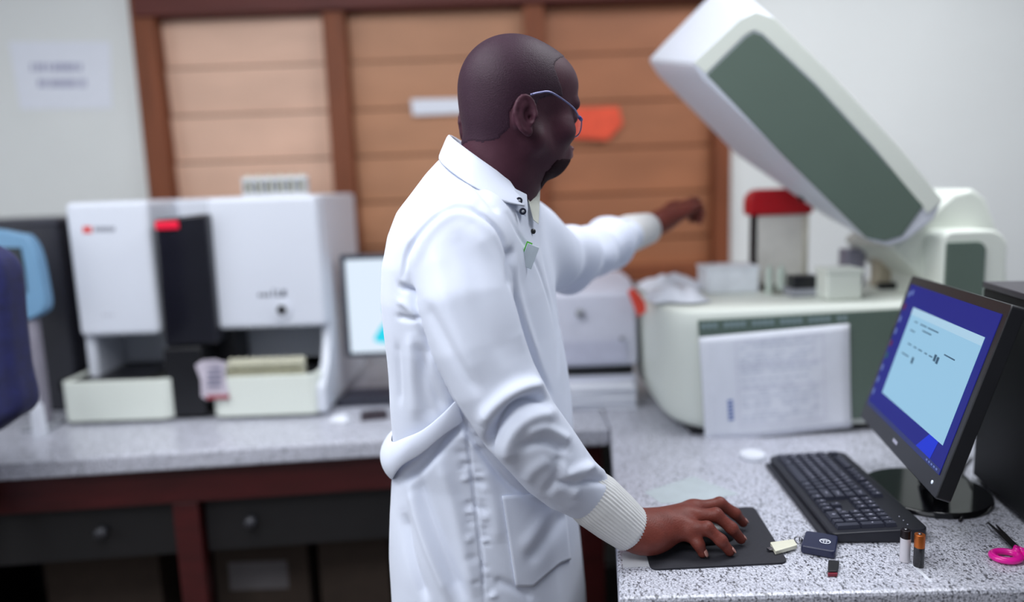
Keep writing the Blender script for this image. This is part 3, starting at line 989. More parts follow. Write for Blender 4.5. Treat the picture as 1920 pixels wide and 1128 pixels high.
g = random.Random(8)
for v in (.09, .13, .20, .24, .28, .33, .37, .44, .50, .56, .60, .65, .69, .75, .79, .83):
    u = .26
    while u < .74:
        l_ = g.uniform(.02, .07)
        if g.random() < .8: mark(u, u + l_, v, v + .012, 0, 2)
        u += l_ + .014
for u in (.235, .76, .82): mark(u, u + .004, .07, .88, 1, 1)
for v in (.07, .31, .53, .88): mark(.235, .82, v, v + .006, 1)
for k in range(6): mark(.165, .20, .62 + k * .035, .645 + k * .035, 2, 1)
mb.build('print', [mat('faint grey print', (204, 208, 222), .8), mat('faint table rule', (206, 204, 220), .8), mat('blue stamp ink', (112, 132, 186), .8)], sh, smooth=False)

# things lying on the deck of the right analyser
zT2 = zdk
zD = lambda x: zdk + .0005
c = PZ(1268, 560, zT2)
setp(crumple('loose_paper', (px(1262, 560, 1.86), 1.86, zD(.36) + .002), .07, .08, .05, M_paper, 11, 'crumpled white papers on the near left of the green-panelled analyser', 'paper'))
setp(crumple('loose_paper', (px(1258, 540, 2.04), 2.04, zD(.36) + .002), .085, .05, .055, M_paper, 21, 'crumpled white papers farther back on the analyser beside the outstretched hand', 'paper'))
bxr = root('carton', (px(1370, 530, 1.95), 1.99, zD(.55)), 'white carton on the analyser deck before the red-topped rack', 'box')
MB().box(px(1322, 540, 1.95), px(1418, 540, 1.95), 1.93, 2.03, zD(.55) + .001, pz(1370, 502, 1.93)).build('carton_body', mat('white carton', (226, 230, 236), .7), bxr, bevel=.003)
MB().box(px(1320, 540, 1.95), px(1420, 540, 1.95), 1.928, 2.032, pz(1370, 506, 1.93), pz(1370, 500, 1.93)).build('carton_lid', mat('white carton', (226, 230, 236), .7), bxr, bevel=.002)
# orange tag on the left shoulder of the body
A = [PY(x, y, 1.93) for x, y in [(1180, 548), (1192, 542), (1204, 556), (1218, 580), (1210, 586), (1196, 594)]]
A = [(p[0], 1.93 + .02 * (p[2] - A[-1][2]) / .05, p[2]) for p in A]
setp(MB().prism(A, [(p[0], p[1] + .004, p[2]) for p in A]).build('plastic_tab', M_orange, bevel=.001), 'red orange tab sticking up at the left corner of the analyser', 'tab')
rr = root('reagent_rack', (px(1465, 480, 2.06), 2.08, zD(.6)), 'rack with thick rounded red handle on the analyser deck', 'rack')
o = rrect(px(1403, 380, 2.06), px(1527, 380, 2.06), pz(1465, 403, 2.06), pz(1465, 353, 2.06), .03, 6, (.012, .012, .035, .035))
MB().prism([(x, 2.06, z) for x, z in o], [(x, 2.11, z) for x, z in o]).build('handle', M_red, rr, bevel=.008, seg=3)
MB().box(px(1411, 450, 2.06), px(1421, 450, 2.06), 2.07, 2.09, zD(.6), pz(1416, 402, 2.06)).build('black_post', M_black, rr, bevel=.002)
MB().box(px(1423, 450, 2.06), px(1516, 450, 2.06), 2.07, 2.10, zD(.6), pz(1470, 402, 2.06)).build('back_plate', mat('warm white plate', (214, 212, 206), .6), rr, bevel=.003)
MB().box(px(1508, 450, 2.06), px(1516, 450, 2.06), 2.062, 2.068, zD(.6), pz(1512, 402, 2.06)).build('side_post', mat('beige post', (196, 192, 176), .6), rr)
dd = root('sample_dish', (px(1505, 540, 1.86), 1.86, zD(.68)), 'small black device on a clear stand on the analyser deck', 'device')
q = zD(.68)
MB().box(px(1484, 540, 1.84), px(1532, 540, 1.84), 1.83, 1.88, q + .02, pz(1505, 516, 1.84)).build('head', M_black, dd, bevel=.006)
MB().box(px(1480, 540, 1.84), px(1540, 540, 1.84), 1.825, 1.89, q + .001, q + .02).build('stand', M_grey, dd, bevel=.003)
for a, b in ((1436, 1448), (1456, 1472)):
    c = px((a + b) / 2, 540, 1.90)
    mb = MB().cyl((c, 1.90, zD(c) + .0005), (px(b, 540, 1.9) - px(a, 540, 1.9)) / 2, .062, n=18).cyl((c, 1.90, zD(c) + .0625), .005, .012, n=12)
    setp(mb.build('reagent_vial', mat('pale green vial', (190, 202, 192), .3), bevel=.0015), 'pale green vial between white carton and black device on the deck', 'vial', 'vials on the analyser deck')
c = px(1582, 540, 1.76)
cp = root('sample_cup', (c, 1.78, zD(c)), 'square white cup on the front of the analyser deck', 'cup')
MB().box(px(1551, 540, 1.76), px(1617, 540, 1.76), 1.76, 1.83, zD(c) + .0005, pz(1580, 510, 1.76)).build('cup_body', M_whiteg, cp, bevel=.005)
MB().box(px(1549, 540, 1.76), px(1619, 540, 1.76), 1.757, 1.833, pz(1580, 514, 1.76), pz(1580, 504, 1.76)).build('cup_lid', M_whiteg, cp, bevel=.003)

# ================================================================== lettering
def glyphs(txt, size):
    cu = bpy.data.curves.new('glyph', 'FONT')
    cu.body, cu.size, cu.align_x, cu.align_y = txt, size, 'CENTER', 'CENTER'
    cu.resolution_u = 2
    ob = bpy.data.objects.new('glyph', cu)
    COL.objects.link(ob)
    dg = bpy.context.evaluated_depsgraph_get()
    me = bpy.data.meshes.new_from_object(ob.evaluated_get(dg))
    V = [tuple(v.co) for v in me.vertices]
    F = [tuple(p.vertices) for p in me.polygons]
    bpy.data.objects.remove(ob); bpy.data.curves.remove(cu); bpy.data.meshes.remove(me)
    return V, F


# ================================================================== keyboard
kb = root('keyboard', PZ(1578, 915, ZC), 'black full-size keyboard with white legends before the blue-screened monitor', 'keyboard')
a = PZ(1441, 858, ZC + .012); b = PZ(1560, 1006, ZC + .012); c = PZ(1712, 982, ZC + .012); d_ = PZ(1568, 832, ZC + .02)
ex = (b - a); ex[2] = 0; KL = np.linalg.norm(ex); ex /= KL
ey = np.array([-ex[1], ex[0], 0]); KW = .5 * ((c - b) @ ey + (d_ - a) @ ey)
TK = Matrix(((ex[0], ey[0], 0, a[0]), (ex[1], ey[1], 0, a[1]), (0, 0, 1, ZC), (0, 0, 0, 1)))
o = rrect(0, KL, 0, KW, .014, 5)
sk = lambda x, y, z: (x, y, z + .05 * y)
mb = MB(TK).prism([(x, y, .001) for x, y in o], [sk(x, y, .017) for x, y in o])
mb.build('shell', M_kbody, kb, bevel=.003)
MB(TK).box(.015, KL - .015, -.012, .008, .002, .008).build('front_lip', M_kbody, kb, bevel=.003)
U = (KL - .022) / 22.6
UY = (KW - .030) / 6.4
rows = [
    (0, [('Ctrl', 1.25), ('', 1.25), ('Alt', 1.25), ('', 6.25), ('Alt', 1.25), ('', 1.25), ('', 1.25), ('Ctrl', 1.25)]),
    (1, [('Shift', 2.25)] + [(ch, 1) for ch in 'ZXCVBNM,./'] + [('Shift', 2.75)]),
    (2, [('Caps', 1.75)] + [(ch, 1) for ch in "ASDFGHJKL;'"] + [('Enter', 2.25)]),
    (3, [('Tab', 1.5)] + [(ch, 1) for ch in 'QWERTYUIOP[]'] + [('\\', 1.5)]),
    (4, [('~', 1)] + [(ch, 1) for ch in '1234567890-='] + [('Back', 2)]),
    (5.35, [('Esc', 1), (None, 1), ('F1', 1), ('F2', 1), ('F3', 1), ('F4', 1), (None, .5), ('F5', 1), ('F6', 1), ('F7', 1), ('F8', 1), (None, .5), ('F9', 1), ('F10', 1), ('F11', 1), ('F12', 1)]),
]
keys = []
for ry, ks in rows:
    x = 0
    for t_, w_ in ks:
        if t_ is not None: keys.append((x, ry, w_, 1, t_))
        x += w_
for i, t_ in enumerate(('<', 'v', '>')): keys.append((15.3 + i, 0, 1, 1, t_))
keys.append((16.3, 1, 1, 1, '^'))
for i, t_ in enumerate(('Del', 'End', 'Pg')): keys.append((15.3 + i, 3, 1, 1, t_))
for i, t_ in enumerate(('Ins', 'Hm', 'Pg')): keys.append((15.3 + i, 4, 1, 1, t_))
keys += [(18.6, 0, 2, 1, '0'), (20.6, 0, 1, 1, '.'), (21.6, 0, 1, 2, '')]
for r_, s_ in ((1, '123'), (2, '456'), (3, '789')):
    for i, ch in enumerate(s_): keys.append((18.6 + i, r_, 1, 1, ch))
keys += [(21.6, 2, 1, 2, '+'), (18.6, 4, 1, 1, 'Nm'), (19.6, 4, 1, 1, '/'), (20.6, 4, 1, 1, '*'), (21.6, 4, 1, 1, '-')]
gc = {}
keys.sort(key=lambda k: -k[0])
extra = MB()
print('keys', len(keys))
for n, (kx, ky, kw, kh, t_) in enumerate(keys):
    x0, y0 = .011 + kx * U, .013 + ky * UY
    x1, y1 = x0 + kw * U - .0012, y0 + kh * UY - .0012
    mb = MB(TK)
    i_ = .0018
    za, zb_ = .0165, .0235
    A = [sk(x0, y0, za), sk(x1, y0, za), sk(x1, y1, za), sk(x0, y1, za)]
    B = [sk(x0 + i_, y0 + i_, zb_), sk(x1 - i_, y0 + i_, zb_), sk(x1 - i_, y1 - i_, zb_), sk(x0 + i_, y1 - i_, zb_)]
    mb.prism(A, B)
    if t_:
        if t_ not in gc: gc[t_] = glyphs(t_, .0078 if len(t_) == 1 else .0050)
        gv, gf = gc[t_]
        cx, cy = (x0 + x1) / 2 - (.0015 if len(t_) == 1 else 0), (y0 + y1) / 2 + .001
        mb.add([sk(cx + v[0], cy + v[1], zb_ + .0002) for v in gv], gf, 1)
    if n < 99: mb.build('key', [M_key, M_legend], kb, smooth=False)
    else: extra.V += [] ; extra.add([Vector(v) for v in mb.V], mb.F); extra.I[-len(mb.F):] = mb.I
if extra.V: setp(extra.build('key_rest', [M_key, M_legend], kb, smooth=False), kind='stuff').name = 'function_keys'
mb = MB(TK)
cx, cy = .011 + 17.4 * U, .013 + 1.55 * UY
mb.prism([sk(cx + .007 * math.cos(t / 20 * 6.283), cy + .0045 * math.sin(t / 20 * 6.283), .0172) for t in range(20)], [sk(cx + .007 * math.cos(t / 20 * 6.283), cy + .0045 * math.sin(t / 20 * 6.283), .0178) for t in range(20)])
mb.build('oval_badge', mat('grey badge', (92, 94, 110), .4), kb)
mb = MB(TK)
for i in range(3): mb.cyl((KL - .014 - i * U, .013 + 5.8 * UY, .0255), .0009, .0006, n=8)
mb.build('indicator', M_legend, kb)

# ================================================================== monitor
MC, MYAW, MT, MR, MW, MH = np.array([.72, 1.283, 1.135]), -1.784, .295, .027, .45, .31
ax = np.array([math.cos(MYAW), math.sin(MYAW), 0]); nn_ = np.array([math.sin(MYAW), -math.cos(MYAW), 0])
upv = np.array([0, 0, 1]) * math.cos(MT) - nn_ * math.sin(MT)
a2 = ax * math.cos(MR) + upv * math.sin(MR); u2 = upv * math.cos(MR) - ax * math.sin(MR)
no = np.cross(a2, u2)
if no @ (-MC) < 0: no = -no
TM = Matrix(((a2[0], -no[0], u2[0], MC[0]), (a2[1], -no[1], u2[1], MC[1]), (a2[2], -no[2], u2[2], MC[2]), (0, 0, 0, 1)))


def scr(x, y):
    """picture point to (u, v) in metres on the monitor's front plane"""
    d = fw + rt * (x - 960) / FPX + up * (564 - y) / FPX
    o_ = np.array([0, 0, HC])
    t = ((MC - o_) @ no) / (d @ no)
    q = o_ + d * t - MC
    return q @ a2, q @ u2


mo = root('monitor', (*PZ(1735, 925, ZC)[:2], ZC), 'black monitor tilted back with blue desktop and open white window', 'monitor')
o = rrect(-MW / 2, MW / 2, -MH / 2, MH / 2, .006, 3)
MB(TM).prism([(x, 0, z) for x, z in o], [(x, .022, z) for x, z in o]).build('bezel', M_black, mo, bevel=.002)
o2 = rrect(-MW / 2 + .05, MW / 2 - .05, -MH / 2 + .04, MH / 2 - .04, .03, 4)
MB(TM).prism([(x, .022, z) for x, z in rrect(-MW / 2 + .012, MW / 2 - .012, -MH / 2 + .012, MH / 2 - .012, .02, 4)], [(x, .045, z) for x, z in rrect(-MW / 2 + .06, MW / 2 - .06, -MH / 2 + .05, MH / 2 - .05, .03, 4)]).build('back_shell', M_black, mo, bevel=.003)
s0, s1 = -MW / 2 + .017, MW / 2 - .017
t0, t1 = -MH / 2 + .034, MH / 2 - .017
mb = MB(TM)
mb.box(s0, s1, -.0008, .002, t0, t1, 0)
E = lambda nm, c, s: mat(nm, c, .25, emit=s, noise=.0)


def quad(pts, y, mi):
    A = [(p[0], y, p[1]) for p in pts]
    mb.prism(A, [(p[0], y + .0003, p[1]) for p in A for p in [(p[0], p[2])]], mi)


win4 = [scr(1716, 574), scr(1848, 636), scr(1771, 831), scr(1654, 739)]
print('window uv', [tuple(np.round(p, 3)) for p in win4], s0, s1, t0, t1)
wx0, wx1 = (win4[0][0] + win4[3][0]) / 2, (win4[1][0] + win4[2][0]) / 2
wz0, wz1 = (win4[2][1] + win4[3][1]) / 2, (win4[0][1] + win4[1][1]) / 2
# wallpaper light streak: brighter blue wedge on the right side
quad([(wx1 - .03, t1 - .04), (s1 - .03, t0 + .10), (s1 - .05, t0 + .004), (wx1 - .10, t0 + .004), (wx1 - .06, wz0)], -.0012, 1)
quad([(wx0, wz0), (wx1, wz0), (wx1, wz1), (wx0, wz1)], -.0018, 2)
quad([(wx0, wz1 - .014), (wx1, wz1 - .014), (wx1, wz1), (wx0, wz1)], -.0022, 3)
g = random.Random(5)
for k in range(9):                                   # icons down the left edge
    z = t1 - .018 - k * .026
    quad([(s0 + .006, z - .008), (s0 + .016, z - .008), (s0 + .016, z + .004), (s0 + .006, z + .004)], -.0014, [4, 5, 4, 4, 5, 6, 4, 4, 4][k])
quad([(s0 + .022, t1 - .02), (s0 + .032, t1 - .02), (s0 + .032, t1 - .010), (s0 + .022, t1 - .010)], -.0014, 4)
W_, H_ = wx1 - wx0, wz1 - wz0


def inkline(u, v, l, h=.0022, mi=7):
    quad([(wx0 + u * W_, wz0 + v * H_), (wx0 + (u + l) * W_, wz0 + v * H_), (wx0 + (u + l) * W_, wz0 + v * H_ + h), (wx0 + u * W_, wz0 + v * H_ + h)], -.0022, mi)


for u, v, l in ((.10, .86, .05), (.2, .86, .10), (.32, .86, .16), (.26, .81, .14), (.08, .76, .08), (.12, .62, .06), (.22, .62, .05), (.30, .62, .06), (.40, .62, .04), (.47, .62, .05), (.08, .50, .12), (.65, .70, .14)):
    inkline(u, v, l)
for u, v in ((.54, .60), (.58, .59), (.26, .46)): inkline(u, v, .03, .012)
quad([(s0, t0), (s1, t0), (s1, t0 + .009), (s0, t0 + .009)], -.0013, 8)
for k in range(5): quad([(s1 - .06 + k * .011, t0 + .003), (s1 - .054 + k * .011, t0 + .003), (s1 - .054 + k * .011, t0 + .006), (s1 - .06 + k * .011, t0 + .006)], -.0017, 4)
mb.build('screen', [E('lit royal blue', (20, 26, 132), 1.1), E('lit bright blue', (16, 50, 215), 1.1), E('lit pale blue window', (150, 198, 228), 1.15), E('lit title bar', (172, 208, 232), 1.15),
                    E('lit icon blue', (110, 130, 200), .9), E('lit icon red', (150, 50, 90), .5), E('lit icon green', (60, 140, 130), .5), E('lit text', (80, 124, 160), .5), E('lit task bar', (50, 60, 124), .9)], mo, smooth=False)
mb = MB(TM)
for k in range(5): mb.box(-.012 + k * .005, -.0085 + k * .005, -.0006, .0002, t0 - .018, t0 - .012)
mb.build('maker_mark', M_legend, mo, smooth=False)
MB(TM).cyl((MW / 2 - .03, -.0012, -MH / 2 + .017), .003, .0014, n=14, axis='y').build('power_light', mat('pale power light', (200, 210, 225), .4, emit=.6), mo)
# stand: glossy disc and neck
bc_ = PZ(1735, 925, ZC)
sb = MC - no * .04
MB().tube([(bc_[0] + .02, bc_[1] + .01, ZC + .012), (bc_[0] + .03, bc_[1] + .008, ZC + .08), tuple(sb - u2 * .05), tuple(sb)], [.026, .022, .022, .02], n=16).build('stand_neck', M_glossy, mo)
MB().cyl((bc_[0], bc_[1], ZC), .112, .010, n=56, r2=.108).build('stand_base', M_glossy, mo, bevel=.002)

# ================================================================== computer tower
c1 = PZ(1823, 896, ZC); c2 = PZ(1922, 986, ZC)
dv = (c2 - c1); dv /= np.linalg.norm(dv)
pv = np.array([-dv[1], dv[0], 0])
if pv[0] < 0: pv = -pv
h = pz(1825, 528, c1[1]) - ZC
T_ = Matrix(((dv[0], pv[0], 0, c1[0]), (dv[1], pv[1], 0, c1[1]), (0, 0, 1, ZC), (0, 0, 0, 1)))
pc = root('computer_tower', tuple(c1 + dv * .2 + pv * .09), 'tall black desktop computer case at right edge of the worktop', 'computer')
MB(T_).box(0, .40, 0, .18, .008, h - .012).build('case', mat('matt black case', (14, 14, 17), .6), pc, bevel=.003)
MB(T_).box(-.002, .402, -.002, .182, h - .012, h).build('top_panel', mat('grey case top', (70, 66, 74), .35, metal=.3), pc, bevel=.002)
mb = MB(T_)
for u in (.03, .36):
    for v in (.02, .15): mb.box(u - .012, u + .012, v - .012, v + .012, 0, .009)
mb.build('foot', M_black, pc)
c = PZ(1917, 950, ZC)
# cables behind the stand
for pts, lab in (([PZ(1800, 975, ZC + .004), PZ(1822, 940, ZC + .004), PZ(1818, 905, ZC + .01), PZ(1800, 880, ZC + .004), PZ(1812, 850, ZC + .02), PZ(1818, 820, ZC + .05)], 'black cable looping beside monitor stand toward the tower'),
                 ([PZ(1770, 965, ZC + .004), PZ(1800, 925, ZC + .004), PZ(1806, 880, ZC + .006), PZ(1822, 858, ZC + .004)], 'thin grey black cable crossing behind the glossy monitor foot')):
    cpts = catmull(pts, 6); cpts[:, 2] = np.maximum(cpts[:, 2], ZC + .003)
    setp(MB().tube(cpts, .0028, n=8).build('cable', M_black), lab, 'cable')

# ================================================================== mouse mat and mouse
fl, fr_, br = PZ(1220, 1070, ZC), PZ(1478, 1057, ZC), PZ(1414, 952, ZC)
bl = fl + (br - fr_) * .98 + (fl - fr_) * .02
q4 = [fl, fr_, br, bl]


def rquad(Q, r, n=5):
    out = []
    m = len(Q)
    for i in range(m):
        p, a_, b_ = Q[i], Q[i - 1], Q[(i + 1) % m]
        u, v = (a_ - p) / np.linalg.norm(a_ - p), (b_ - p) / np.linalg.norm(b_ - p)
        for k in range(n + 1):
            t = k / n
            out.append((p + u * r) * (1 - t) ** 2 + 2 * p * t * (1 - t) + (p + v * r) * t * t)
    return out


o = rquad(q4, .014)
mb = MB().prism([(p[0], p[1], ZC + .0003) for p in o], [(p[0], p[1], ZC + .0035) for p in o])
setp(mb.build('mouse_mat', M_pad, bevel=.0008), 'thin black mouse mat with rounded corners under the hand', 'mouse mat')
mc = PZ(1326, 992, ZC + .018)
ms = root('computer_mouse', (mc[0], mc[1], ZC + .0036), 'black computer mouse hidden under the curled fingers', 'mouse')
Fm = Field((mc[0] - .06, mc[1] - .04, ZC - .01), (mc[0] + .06, mc[1] + .04, ZC + .05), .0025)
Fm.ell((mc[0] - .005, mc[1], ZC + .006), (.050, .028, .026), .01)
Fm.put(lambda X, Y, Z: (ZC + .0038 - Z) + 0 * X + 0 * Y, (mc[0] - .06, mc[1] - .04, ZC - .01), (mc[0] + .06, mc[1] + .04, ZC + .05), .003, 's') if False else None
V, F = Fm.mesh(1)
V[:, 2] = np.maximum(V[:, 2], ZC + .0038)
mkobj('shell', V, F, M_black, ms)
MB().cyl((mc[0] + .025, mc[1] - .003, ZC + .024), .007, .006, n=18, axis='y').build('scroll_wheel', M_grey, ms)

# ================================================================== small things by the keyboard
zt_ = ZC + .014
o = [PZ(1511, 993, zt_), PZ(1572, 1003, zt_), PZ(1567, 1034, zt_), PZ(1501, 1022, zt_)]
kf = root('car_key', tuple(sum(o) / 4 - np.array([0, 0, .014])), 'dark blue car key fob with white round emblem before the keyboard', 'key')
oo = rquad(o, .006, 4)
MB().prism([(p[0], p[1], ZC + .0008) for p in oo], [(p[0], p[1], zt_) for p in oo]).build('shell', M_fob, kf, bevel=.0025, seg=3)
cen = PZ(1547, 1015, zt_); e1 = (o[1] - o[0]); e1 /= np.linalg.norm(e1); e2 = np.array([-e1[1], e1[0], 0])
mb = MB()


def ering(a_, b_, w_, du=0, dv_=0, n=26):
    V, F = [], []
    for k in range(n):
        t = k / n * 2 * math.pi
        for q in (1, 0):
            aa, bb = a_ - w_ * (1 - q), b_ - w_ * (1 - q)
            p = cen + e1 * (aa * math.cos(t) + du) + e2 * (bb * math.sin(t) + dv_)
            V.append((p[0], p[1], zt_ + .0007))
    for k in range(n):
        j = (k + 1) % n
        F.append((2 * k, 2 * j, 2 * j + 1, 2 * k + 1))
    mb.add(V, F)


ering(.0085, .0085, .0016); ering(.0030, .0078, .0012); ering(.0062, .0028, .0012, 0, .0028)
mb.build('emblem', M_paper, kf, smooth=False)
c = PZ(1497, 1012, ZC + .006)
mb = MB().tube([tuple(c + e1 * (.006 * math.cos(t / 14 * 6.283)) + np.array([0, 0, .006 * math.sin(t / 14 * 6.283)])) for t in range(14)], .0013, n=6, closed=True)
mb.tube([tuple(c + e1 * .003 + np.array([0, .004 * math.cos(t / 14 * 6.283), .005 * math.sin(t / 14 * 6.283)])) for t in range(14)], .0011, n=6, closed=True)
mb.build('key_ring', M_metal, kf)
zt_2 = ZC + .010
o = [PZ(1444, 1016, zt_2), PZ(1488, 1010, zt_2), PZ(1495, 1021, zt_2), PZ(1454, 1033, zt_2)]
us = root('usb_stick', tuple(sum(o) / 4 - np.array([0, 0, .010])), 'cream white stick with metal tip touching the key fob', 'usb stick')
MB().prism([(p[0], p[1], ZC + .004) for p in rquad(o, .002, 3)], [(p[0], p[1], zt_2) for p in rquad(o, .002, 3)]).build('body', M_cream, us, bevel=.0015)
pt = (o[0] + o[3]) / 2; dr = pt - (o[1] + o[2]) / 2; dr /= np.linalg.norm(dr)
sd_ = np.array([-dr[1], dr[0], 0])
V = [pt + sd_ * .004, pt - sd_ * .004, pt - sd_ * .0035 + dr * .009, pt + sd_ * .0035 + dr * .009]
MB().prism([(p[0], p[1], ZC + .0045) for p in V], [(p[0], p[1], ZC + .0085) for p in V]).build('plug', M_metal, us, bevel=.0004)
o = [PZ(1552, 1072, ZC + .006), PZ(1571, 1072, ZC + .006), PZ(1574, 1052, ZC + .006), PZ(1553, 1050, ZC + .006)]
us = root('usb_stick', tuple(sum(o) / 4 - np.array([0, 0, .006])), 'tiny black and dark red flash drive below the key fob', 'usb stick')
MB().prism([(p[0], p[1], ZC + .0005) for p in rquad(o, .004, 4)], [(p[0], p[1], ZC + .0075) for p in rquad(o, .004, 4)]).build('body', M_black, us, bevel=.0012)
o3 = [PZ(1552, 1077, ZC + .004), PZ(1570, 1077, ZC + .004), o[1], o[0]]
MB().prism([(p[0], p[1], ZC + .001) for p in o3], [(p[0], p[1], ZC + .0055) for p in o3]).build('red_end', mat('dark red plastic', (120, 20, 42), .35), us, bevel=.0006)


def battery(c, rad, h, split, m_low, m_up, lab, extra=None):
    b_ = root('battery', tuple(c), lab, 'battery', None)
    MB().cyl((c[0], c[1], ZC + .0003), rad, h * split, n=28).build('lower_wrap', m_low, b_, bevel=.0008)
    up_ = MB().cyl((c[0], c[1], ZC + h * split), rad, h * (1 - split), n=28).build('upper_wrap', m_up, b_, bevel=.0008)
    MB().cyl((c[0], c[1], ZC + h), rad * .36, .0014, n=16).build('contact', M_metal, up_)
    return b_


c = PZ(1722, 1061, ZC)
rad = 10.0 * c[1] / FPX
hh = pz(1722, 1001, c[1]) - ZC
battery(c, rad, hh, .60, mat('black battery wrap', (16, 16, 20), .2, coat=.4), M_copper, 'upright battery with copper top and black base, nearer of two')
c = c + np.array([-.0125, .0165, 0])
battery(c, rad, hh, .74, mat('white battery wrap', (206, 202, 208), .25, coat=.4), mat('dark battery cap', (46, 38, 40), .25, metal=.6), 'upright white battery with dark top half hidden behind the copper one')
mb = MB()
a_, b_ = PZ(1708, 1058, ZC), PZ(1713, 1092, ZC)
mb.box(a_[0], a_[0] + .005, b_[1], a_[1], ZC, ZC + .0006)
setp(mb.build('paper_strip', M_paper, smooth=False), 'narrow white paper strip lying in front of the two batteries', 'strip')
# scissors
sc = root('scissors', tuple(PZ(1895, 1035, ZC)), 'scissors with magenta ring handles and dark blades at right edge', 'scissors')
ci = PZ(1886, 1042, ZC + .006)


def ringh(ci, rx, ry, rot):
    T = TR(ci, rot)
    V, F = [], []
    n, m = 36, 12
    for i in range(n):
        t = i / n * 2 * math.pi
        for k in range(m):
            s_ = k / m * 2 * math.pi
            rr_ = .0062
            V.append(tuple(T @ Vector(((rx + rr_ * math.cos(s_)) * math.cos(t), (ry + rr_ * math.cos(s_)) * math.sin(t), .0052 * math.sin(s_)))))
    F = [(i * m + k, ((i + 1) % n) * m + k, ((i + 1) % n) * m + (k + 1) % m, i * m + (k + 1) % m) for i in range(n) for k in range(m)]
    return V, F


V, F = ringh(ci, .019, .015, .1)
mb = MB().add(V, F)
mb.tube([tuple(ci + np.array([.018, .006, 0])), tuple(ci + np.array([.030, .016, .002]))], [.007, .006])
mb.build('handle', M_pink, sc)
c2_ = ci + np.array([.052, -.004, 0])
V, F = ringh(c2_, .021, .014, -.2)
mb = MB().add(V, F)
mb.tube([tuple(c2_ + np.array([-.016, .009, 0])), tuple(ci + np.array([.026, .020, .002]))], [.007, .006])
mb.build('handle', M_pink, sc)
p0 = ci + np.array([.028, .018, .002])
for tgt in (PZ(1852, 980, ZC + .006), PZ(1868, 985, ZC + .008)):
    dvv = tgt - p0; sd_ = np.array([-dvv[1], dvv[0], 0]); sd_ /= np.linalg.norm(sd_)
    A = [p0 + sd_ * .006, p0 - sd_ * .006, tgt - sd_ * .001, tgt + sd_ * .001]
    MB().prism([tuple(q) for q in A], [(q[0], q[1], q[2] + .002) for q in A]).build('blade', mat('dark steel', (60, 58, 60), .3, metal=.8), sc, smooth=False)
c = p0; MB().cyl((c[0], c[1], c[2] - .002), .003, .006, n=14).build('rivet', M_metal, sc)
# white cap, sheets
c = PZ(1411, 858, ZC)
mb = MB().cyl((c[0], c[1], ZC), .029, .012, n=32, r2=.026)
setp(mb.build('round_lid', M_paper, bevel=.003), 'small round white lid before the green-panelled analyser', 'lid')


def lay(name, pts, m, lab, cat, z=.0006):
    o = [PZ(x, y, ZC) for x, y in pts]
    mb = MB().prism([(p[0], p[1], ZC + .0002) for p in o], [(p[0], p[1], ZC + z) for p in o])
    return setp(mb.build(name, m, smooth=False), lab, cat)


lay('paper_sheet', [(1166, 1036), (1222, 1040), (1219, 1062), (1168, 1064)], mat('greyish paper', (206, 208, 214), .7), 'small pale paper under the wrist beside the mouse mat', 'paper')
lay('plastic_sleeve', [(1208, 922), (1300, 893), (1385, 926), (1310, 942), (1240, 944)], mat('milky plastic film', (208, 218, 222), .35, alpha=.75), 'milky plastic film lying on the worktop behind the hand', 'film')

# ================================================================== the man in the white coat
man = root('person', (-.06, 1.27, 0), 'person in white lab coat and glasses, hand on mouse, other arm reaching out', 'person')
YT = 1.27
rowp = [(285, 842, 962, .070), (300, 826, 978, .080), (325, 803, 992, .098), (350, 786, 1002, .128), (370, 774, 1007, .158), (390, 762, 1011, .182), (430, 747, 1020, .20), (480, 737, 1032, .205), (540, 735, 1042, .205),
        (620, 741, 1050, .20), (700, 746, 1064, .19), (780, 749, 1074, .178), (850, 748, 1080, .175), (920, 745, 1082, .18), (1000, 745, 1086, .188), (1060, 748, 1092, .195), (1128, 752, 1100, .20), (1400, 760, 1120, .21)]
rz, rc, ra_, rb = [], [], [], []
KS = .20
for y, xb, xf, b in rowp:
    B_, F_ = PY(xb, y, YT), PY(xf, y, YT)
    h = (F_[0] - B_[0]) / 2
    rz.append((B_[2] + F_[2]) / 2); rc.append((B_[0] + F_[0]) / 2); ra_.append(math.sqrt(max(h * h - (KS * b) ** 2, h * h * .5))); rb.append(b)
rz, rc, ra_, rb = (np.array(v[::-1], float) for v in (rz, rc, ra_, rb))
ZTOP, ZHEM = rz[-1] + .004, .56


def torso(X, Y, Z, shrink=0.0):
    c_, a_, b_ = np.interp(Z, rz, rc), np.interp(Z, rz, ra_) - shrink, np.interp(Z, rz, rb) - shrink
    xs = (X - c_ - (Y - YT) * KS) / a_
    ys = (Y - YT) / b_
    q = (np.abs(xs) ** 2.3 + np.abs(ys) ** 2.3) ** (1 / 2.3)
    d = (q - 1) * np.minimum(a_, b_) * .92
    return np.maximum(np.maximum(d, Z - ZTOP), ZHEM - Z).astype(np.float32)


def trace(x, y, start=.85):
    d = fw + rt * (x - 960) / FPX + up * (564 - y) / FPX
    d /= np.linalg.norm(d)
    t = start
    for _ in range(90):
        p = np.array([0, 0, HC]) + d * t
        s_ = float(torso(p[0], p[1], p[2]))
        if s_ < .0004: break
        t += s_ * .7
        if t > 1.6: break
    return p, d


